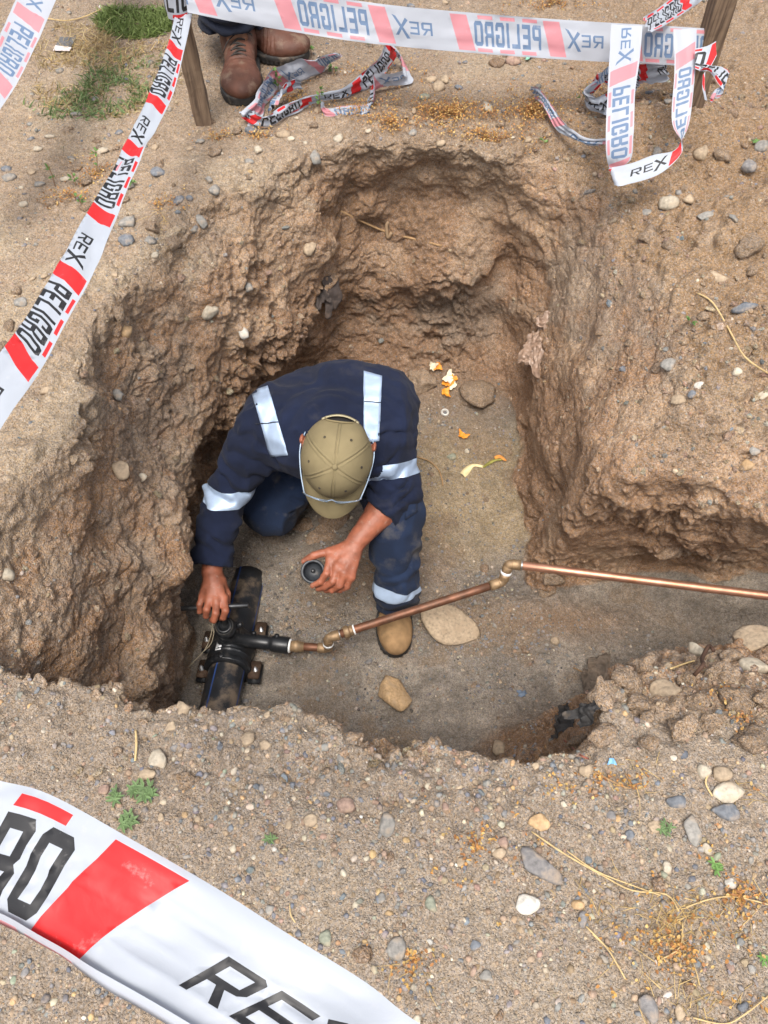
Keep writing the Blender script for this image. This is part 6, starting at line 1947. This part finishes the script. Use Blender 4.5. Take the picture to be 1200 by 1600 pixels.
stalk([(1110,1022),(1098,1020),(1092,1035),(1088,1050),(1080,1060)], .0045, 'dark root curling beside the upright cream stone', simple('dark root', (.07, .035, .02), .8), 'root', .02, 'root')
stalk([(895,1045),(910,1055),(925,1065)], .0022, 'brown twig beside the black cloth', STRAW2, 'twig', .01, 'twig')
stalk([(652,715),(670,722),(685,735),(690,750),(692,760)], .0028, 'pale curled root on the sand right of the kneeling man', STRAW2, 'root', .004, 'root')
stalk([(1045,1048),(1068,1042),(1082,1036)], .002, 'pale root on the far side of the bank', STRAW, 'root', .012, 'root')
stalk([(58,28),(100,38),(130,30),(160,20)], .002, 'dead stalk on the ground at the upper left', STRAW, 'straw_stalk', .006)
g = Q_()
for (cx, cy, rr_, n) in ((1055, 1440, .05, 130), (1040, 1500, .07, 60), (1130, 1430, .06, 50), (940, 1400, .07, 40), (1100, 1560, .06, 50), (1150, 1240, .04, 25), (640, 1540, .04, 14), (250, 345, .04, 20), (1000, 1210, .04, 20)):
    c = spot(cx, cy)
    for _ in range(n):
        p, nn = drop(c[0] + rp_.normal() * rr_ * .5, c[1] + rp_.normal() * rr_ * .4)
        d = V3(rp_.normal(), rp_.normal(), rp_.uniform(.0, .35))
        g.blade(V3(*p) + V3(0, 0, .002), d, rp_.uniform(.015, .055), .0008, V3(rp_.normal() * .4, rp_.normal() * .4, -.25), np.array([.50, .36, .16]) * rp_.uniform(.7, 1.2))
tag(g.build('loose_straw'), 'tufts of fine yellow straw on the near ground at the right', 'straw', None, 'stuff')

# ---- litter on the pit floor
def sheet(name, x, y, w, h, col_mat, label, cat, rot=0, bump=.01, fr=40, curl=0, n=28, lift=.004, seed=1, z=None, holes=False, nrmdir=None):
    loc, nn = see(x, y)
    nn = Vector(nrmdir) if nrmdir is not None else nn
    nn = (nn + Vector((0, 0, .6))).normalized() if nrmdir is None else nn.normalized()
    ux = Vector((1, 0, 0)); ux = (ux - nn * ux.dot(nn)).normalized(); uy = nn.cross(ux)
    dep = loc.y * _s + (CAMZ - loc.z) * _c; W_, H_ = w / 1232 * dep, h / 1232 * dep * 1.1
    cr_, sr_ = math.cos(rot), math.sin(rot)
    V, F = [], []
    for i in range(n + 1):
        for j in range(n + 1):
            u, v = i / n - .5, j / n - .5
            ang = math.atan2(v, u); rr = 1 + .22 * math.sin(ang * 3 + seed) + .12 * math.sin(ang * 7 + 2 * seed)
            a, b = u * W_ * rr, v * H_ * rr
            a, b = a * cr_ - b * sr_, a * sr_ + b * cr_
            V.append((a, b, 0))
    V = np.array(V); q = V + np.array([seed * 3.1, 0, 0])
    zz = bump * (np.abs(vnoise(q, fr, seed)) * 1.4 + .6 * np.abs(vnoise(q, fr * 2.3, seed + 1)) + .3 * vnoise(q, fr * 5, seed + 2)) + curl * (V[:, 0]**2 + V[:, 1]**2) / max(W_ * H_, 1e-6)
    V[:, 2] = zz
    for i in range(n):
        for j in range(n): a = i * (n + 1) + j; F.append((a, a + n + 1, a + n + 2, a + 1))
    B_ = np.array([ux[:], uy[:], nn[:]])
    V = V @ B_ + np.array(loc[:]) + np.array(nn[:]) * lift
    o = mesh_np(name, V, np.array(F), col_mat, True)
    m_ = o.modifiers.new('s', 'SOLIDIFY'); m_.thickness = .0012
    return tag(o, label, cat)
OR = simple('orange peel', (.70, .26, .02), .5, .15, 120, .6, 700); PITH = simple('orange pith', (.75, .66, .48), .8, .1, 90)
for i, (x, y, w, h, mt, lab) in enumerate([(683,573,9,8,OR,'orange scrap of peel beside the white rind at the top'),(677,570,10,8,PITH,'white rind of fruit above the large brown clod'),(700,590,11,14,PITH,'white rind in the middle of the peel cluster'),
     (708,592,10,9,OR,'orange peel at the upper right of the cluster'),(699,600,10,11,OR,'largest orange peel in the middle of the cluster'),(706,602,9,10,PITH,'white rind at the lower right of the cluster'),(695,614,11,9,OR,'orange peel at the lower end of the cluster'),(723,682,12,7,OR,'single orange peel on the sand below the white ring'),
     (646,615,5,5,PITH,'tiny white shell scrap beside the shoulder of the man')]):
    sheet('fruit_peel', x, y, w * 1.2, h * 1.2, mt, lab, 'peel', rot=i * 1.3, bump=.004, fr=90, curl=.010, n=10, seed=i + 3, lift=.006)
RG = simple('dirty white plastic', (.50, .48, .44), .5, .2, 90)
c = spot(695, 645); ring = empty('plastic_ring', Vector(c), 'small round white plastic ring with a dark centre on the sand', 'ring')
lathe('ring_body', [(.0075, .004), (.0095, .009), (.0135, .009), (.0155, .004), (.0155, 0), (.0075, 0), (.0075, .004)], c, V3(.1, -.2, 1), RG, ring, 32)
lathe('centre', [(0, .003), (.005, .003), (.006, .001), (.0072, .001)], c, V3(.1, -.2, 1), simple('grey rubber', (.12, .12, .12), .7), ring, 24)
# banana peel
def peel_strip(pts, ws, mat, parent, name, z0=.006):
    bm = bmesh.new(); rows = []; q = [spot(*p) for p in pts]
    P_ = []
    for i in range(len(q)):
        t = (q[min(i + 1, len(q) - 1)] - q[max(i - 1, 0)]); t = nrm(t); s_ = nrm(np.cross(t, V3(0, 0, 1)))
        r_ = []
        for k in range(5):
            u = k / 4 - .5
            r_.append(bm.verts.new(q[i] + s_ * u * ws[i] + V3(0, 0, z0 + .010 * (.25 - u * u) * 4 * ws[i] / .03 + .002 * math.sin(i * 2 + k))))
        rows.append(r_)
    for a, b in zip(rows, rows[1:]):
        for k in range(4): bm.faces.new((a[k], a[k + 1], b[k + 1], b[k]))
    o = obj_bm(name, bm, mat, parent)
    m_ = o.modifiers.new('s', 'SUBSURF'); m_.levels = m_.render_levels = 2
    m_ = o.modifiers.new('t', 'SOLIDIFY'); m_.thickness = .0015
    return o
bp_ = empty('fruit_peel', Vector(spot(750, 728)), 'long twisted peel, pale at one end and green and orange at the other', 'peel')
peel_strip([(722,745),(730,736),(738,727),(748,729),(756,731)], [.030,.028,.016,.013,.009], simple('pale peel', (.66, .55, .30), .7, .15, 80), bp_, 'pale_end')
peel_strip([(754,732),(764,725),(774,719),(784,720)], [.010,.012,.015,.010], simple('green peel', (.22, .20, .04), .6, .35, 60), bp_, 'green_middle')
peel_strip([(772,718),(780,714),(787,720),(791,722)], [.013,.016,.014,.006], simple('orange end', (.62, .24, .04), .6, .3, 90), bp_, 'orange_end', .009)
CL = simple('dirty plastic film', (.29, .20, .145), .35, .35, 60, .5, 200, 0, (.24, .15, .10, 1), .35, 30)
sheet('plastic_scrap', 840, 545, 40, 62, CL, 'crumpled dirty plastic film stuck to the right pit wall', 'plastic', rot=-.45, bump=.009, fr=45, n=44, seed=4, lift=.010)
sheet('plastic_scrap', 855, 505, 22, 26, CL, 'small dirty plastic scrap above the larger film on the right wall', 'plastic', rot=.5, bump=.007, fr=60, n=24, seed=6, lift=.008)
BC = simple('black cloth', (.028, .026, .025), .8, .4, 40, .7, 400, 0, (.16, .12, .085, 1), .25, 16)
BC2 = simple('muddy cloth', (.13, .10, .075), .9, .35, 40, .7, 400, 0, (.20, .145, .10, 1), .4, 16)
ce = empty('cloth', Vector(spot(905, 1110)), 'torn black and muddy cloth hanging out of the bank at the corner of the trench', 'cloth')
for (x, y, w, h, rot, mt, nm, bm_, sd_) in ((938, 1072, 50, 70, .15, BC2, 'muddy_part', .016, 4), (930, 1112, 62, 26, .45, BC, 'black_part', .016, 7), (888, 1132, 26, 42, -.35, BC, 'black_part', .015, 9)):
    o = sheet(nm, x, y, w, h, mt, None, None, rot=rot, bump=bm_, fr=26, n=52, seed=sd_, lift=.012)
    o.parent = ce; o.matrix_parent_inverse = parent_world(ce).inverted()
SC = simple('dark matte sheet', (.055, .042, .036), .85, .3, 30, .6, 200, 0, (.15, .10, .07, 1), .2, 20)  # dark thin sheets set in the gap at the back left corner
sheet('dark_sheet', 513, 458, 30, 52, SC, 'dark flat sheet set upright in the corner of the back wall', 'scrap', rot=.1, bump=.006, fr=25, n=16, seed=8, lift=.014)
sheet('dark_sheet', 495, 466, 22, 34, SC, 'crumpled dark sheet left of the flat one in the back wall', 'scrap', rot=.6, bump=.02, fr=60, n=20, seed=9, lift=.012)
stalk([(607,352),(604,362),(606,376),(612,372)], .006, 'split pale root sticking out of the back wall', simple('pale root', (.28, .19, .11), .8), 'root', .012, 'root')
stalk([(532,330),(600,362),(640,372),(690,385)], .004, 'thin root running across the back wall', STRAW2, 'root', .001, 'root')
# card on the ground at the upper left
cb_ = spot(102, 74); ce2 = empty('litter_card', Vector(cb_), 'torn black and white card lying in the dry grass', 'litter')
def flatq(name, pts, mat, parent, h=.006):
    bm = bmesh.new(); v = [bm.verts.new(spot(*p) * V3(1, 1, 0) + V3(0, 0, cb_[2] + h + .002 * (i % 2))) for i, p in enumerate(pts)]; bm.faces.new(v)
    o = obj_bm(name, bm, mat, parent, False); m_ = o.modifiers.new('s', 'SOLIDIFY'); m_.thickness = .0012; return o
flatq('dark_part', [(88,75),(96,62),(120,62),(113,77)], simple('grey card', (.10, .10, .10), .6, .3, 60), ce2)
flatq('white_part', [(84,82),(88,75.5),(113,77.5),(110,84)], simple('white card', (.6, .55, .54), .7, .1, 60), ce2)
GRN = simple('green plastic scrap', (.22, .45, .33), .5); BLS = simple('blue plastic scrap', (.14, .32, .55), .5)
sheet('plastic_scrap', 832, 91, 22, 9, GRN, 'pale green scrap of plastic below the top tape', 'plastic', rot=.2, bump=.006, n=12, seed=2, lift=.006)
sheet('plastic_scrap', 957, 1189, 11, 8, BLS, 'small bright blue scrap on the near bank', 'plastic', bump=.004, n=8, seed=3, lift=.004)
sheet('plastic_scrap', 1077, 1139, 9, 8, GRN, 'small green scrap in the earth of the near bank', 'plastic', bump=.004, n=8, seed=5, lift=.006)
sheet('plastic_scrap', 815, 1085, 13, 9, simple('grey blue scrap', (.12, .16, .22), .4), 'small blue grey scrap on the trench floor', 'plastic', bump=.005, n=8, seed=7, lift=.004)
# dark wet crumbs on the floor
for i, (x, y, s_) in enumerate([(448,953,8),(446,971,7),(452,982,10),(460,975,6),(468,990,13),(430,930,9),(440,927,6),(437,898,8),(425,885,7)]):
    stone(x, y, s_, s_ * .8, 'dark', 'dark wet crumb on the gravel right of the black pipe', .3 * i, 'mud_crumb', .4, 'dark wet crumbs right of the pipe', cat='mud', rough=.3)
for (x, y, w, h, lab) in ((505,836,58,34,'earth mound behind the left hand of the man'),(530,815,40,30,'earth mound below the brim of the cap'),(473,822,36,26,'earth clod between the knee and the brim'),(508,812,24,20,'small clod below the brim'),(866,900,44,30,'earth lump at the foot of the right wall by the pipe'),(855,925,30,22,'lower earth lump at the foot of the right wall')):
    stone(x, y, w, h, 'brown' if y < 870 else 'clod', lab, .2, 'earth_clod', .5, cat='clod', rough=.3, sink=.35)
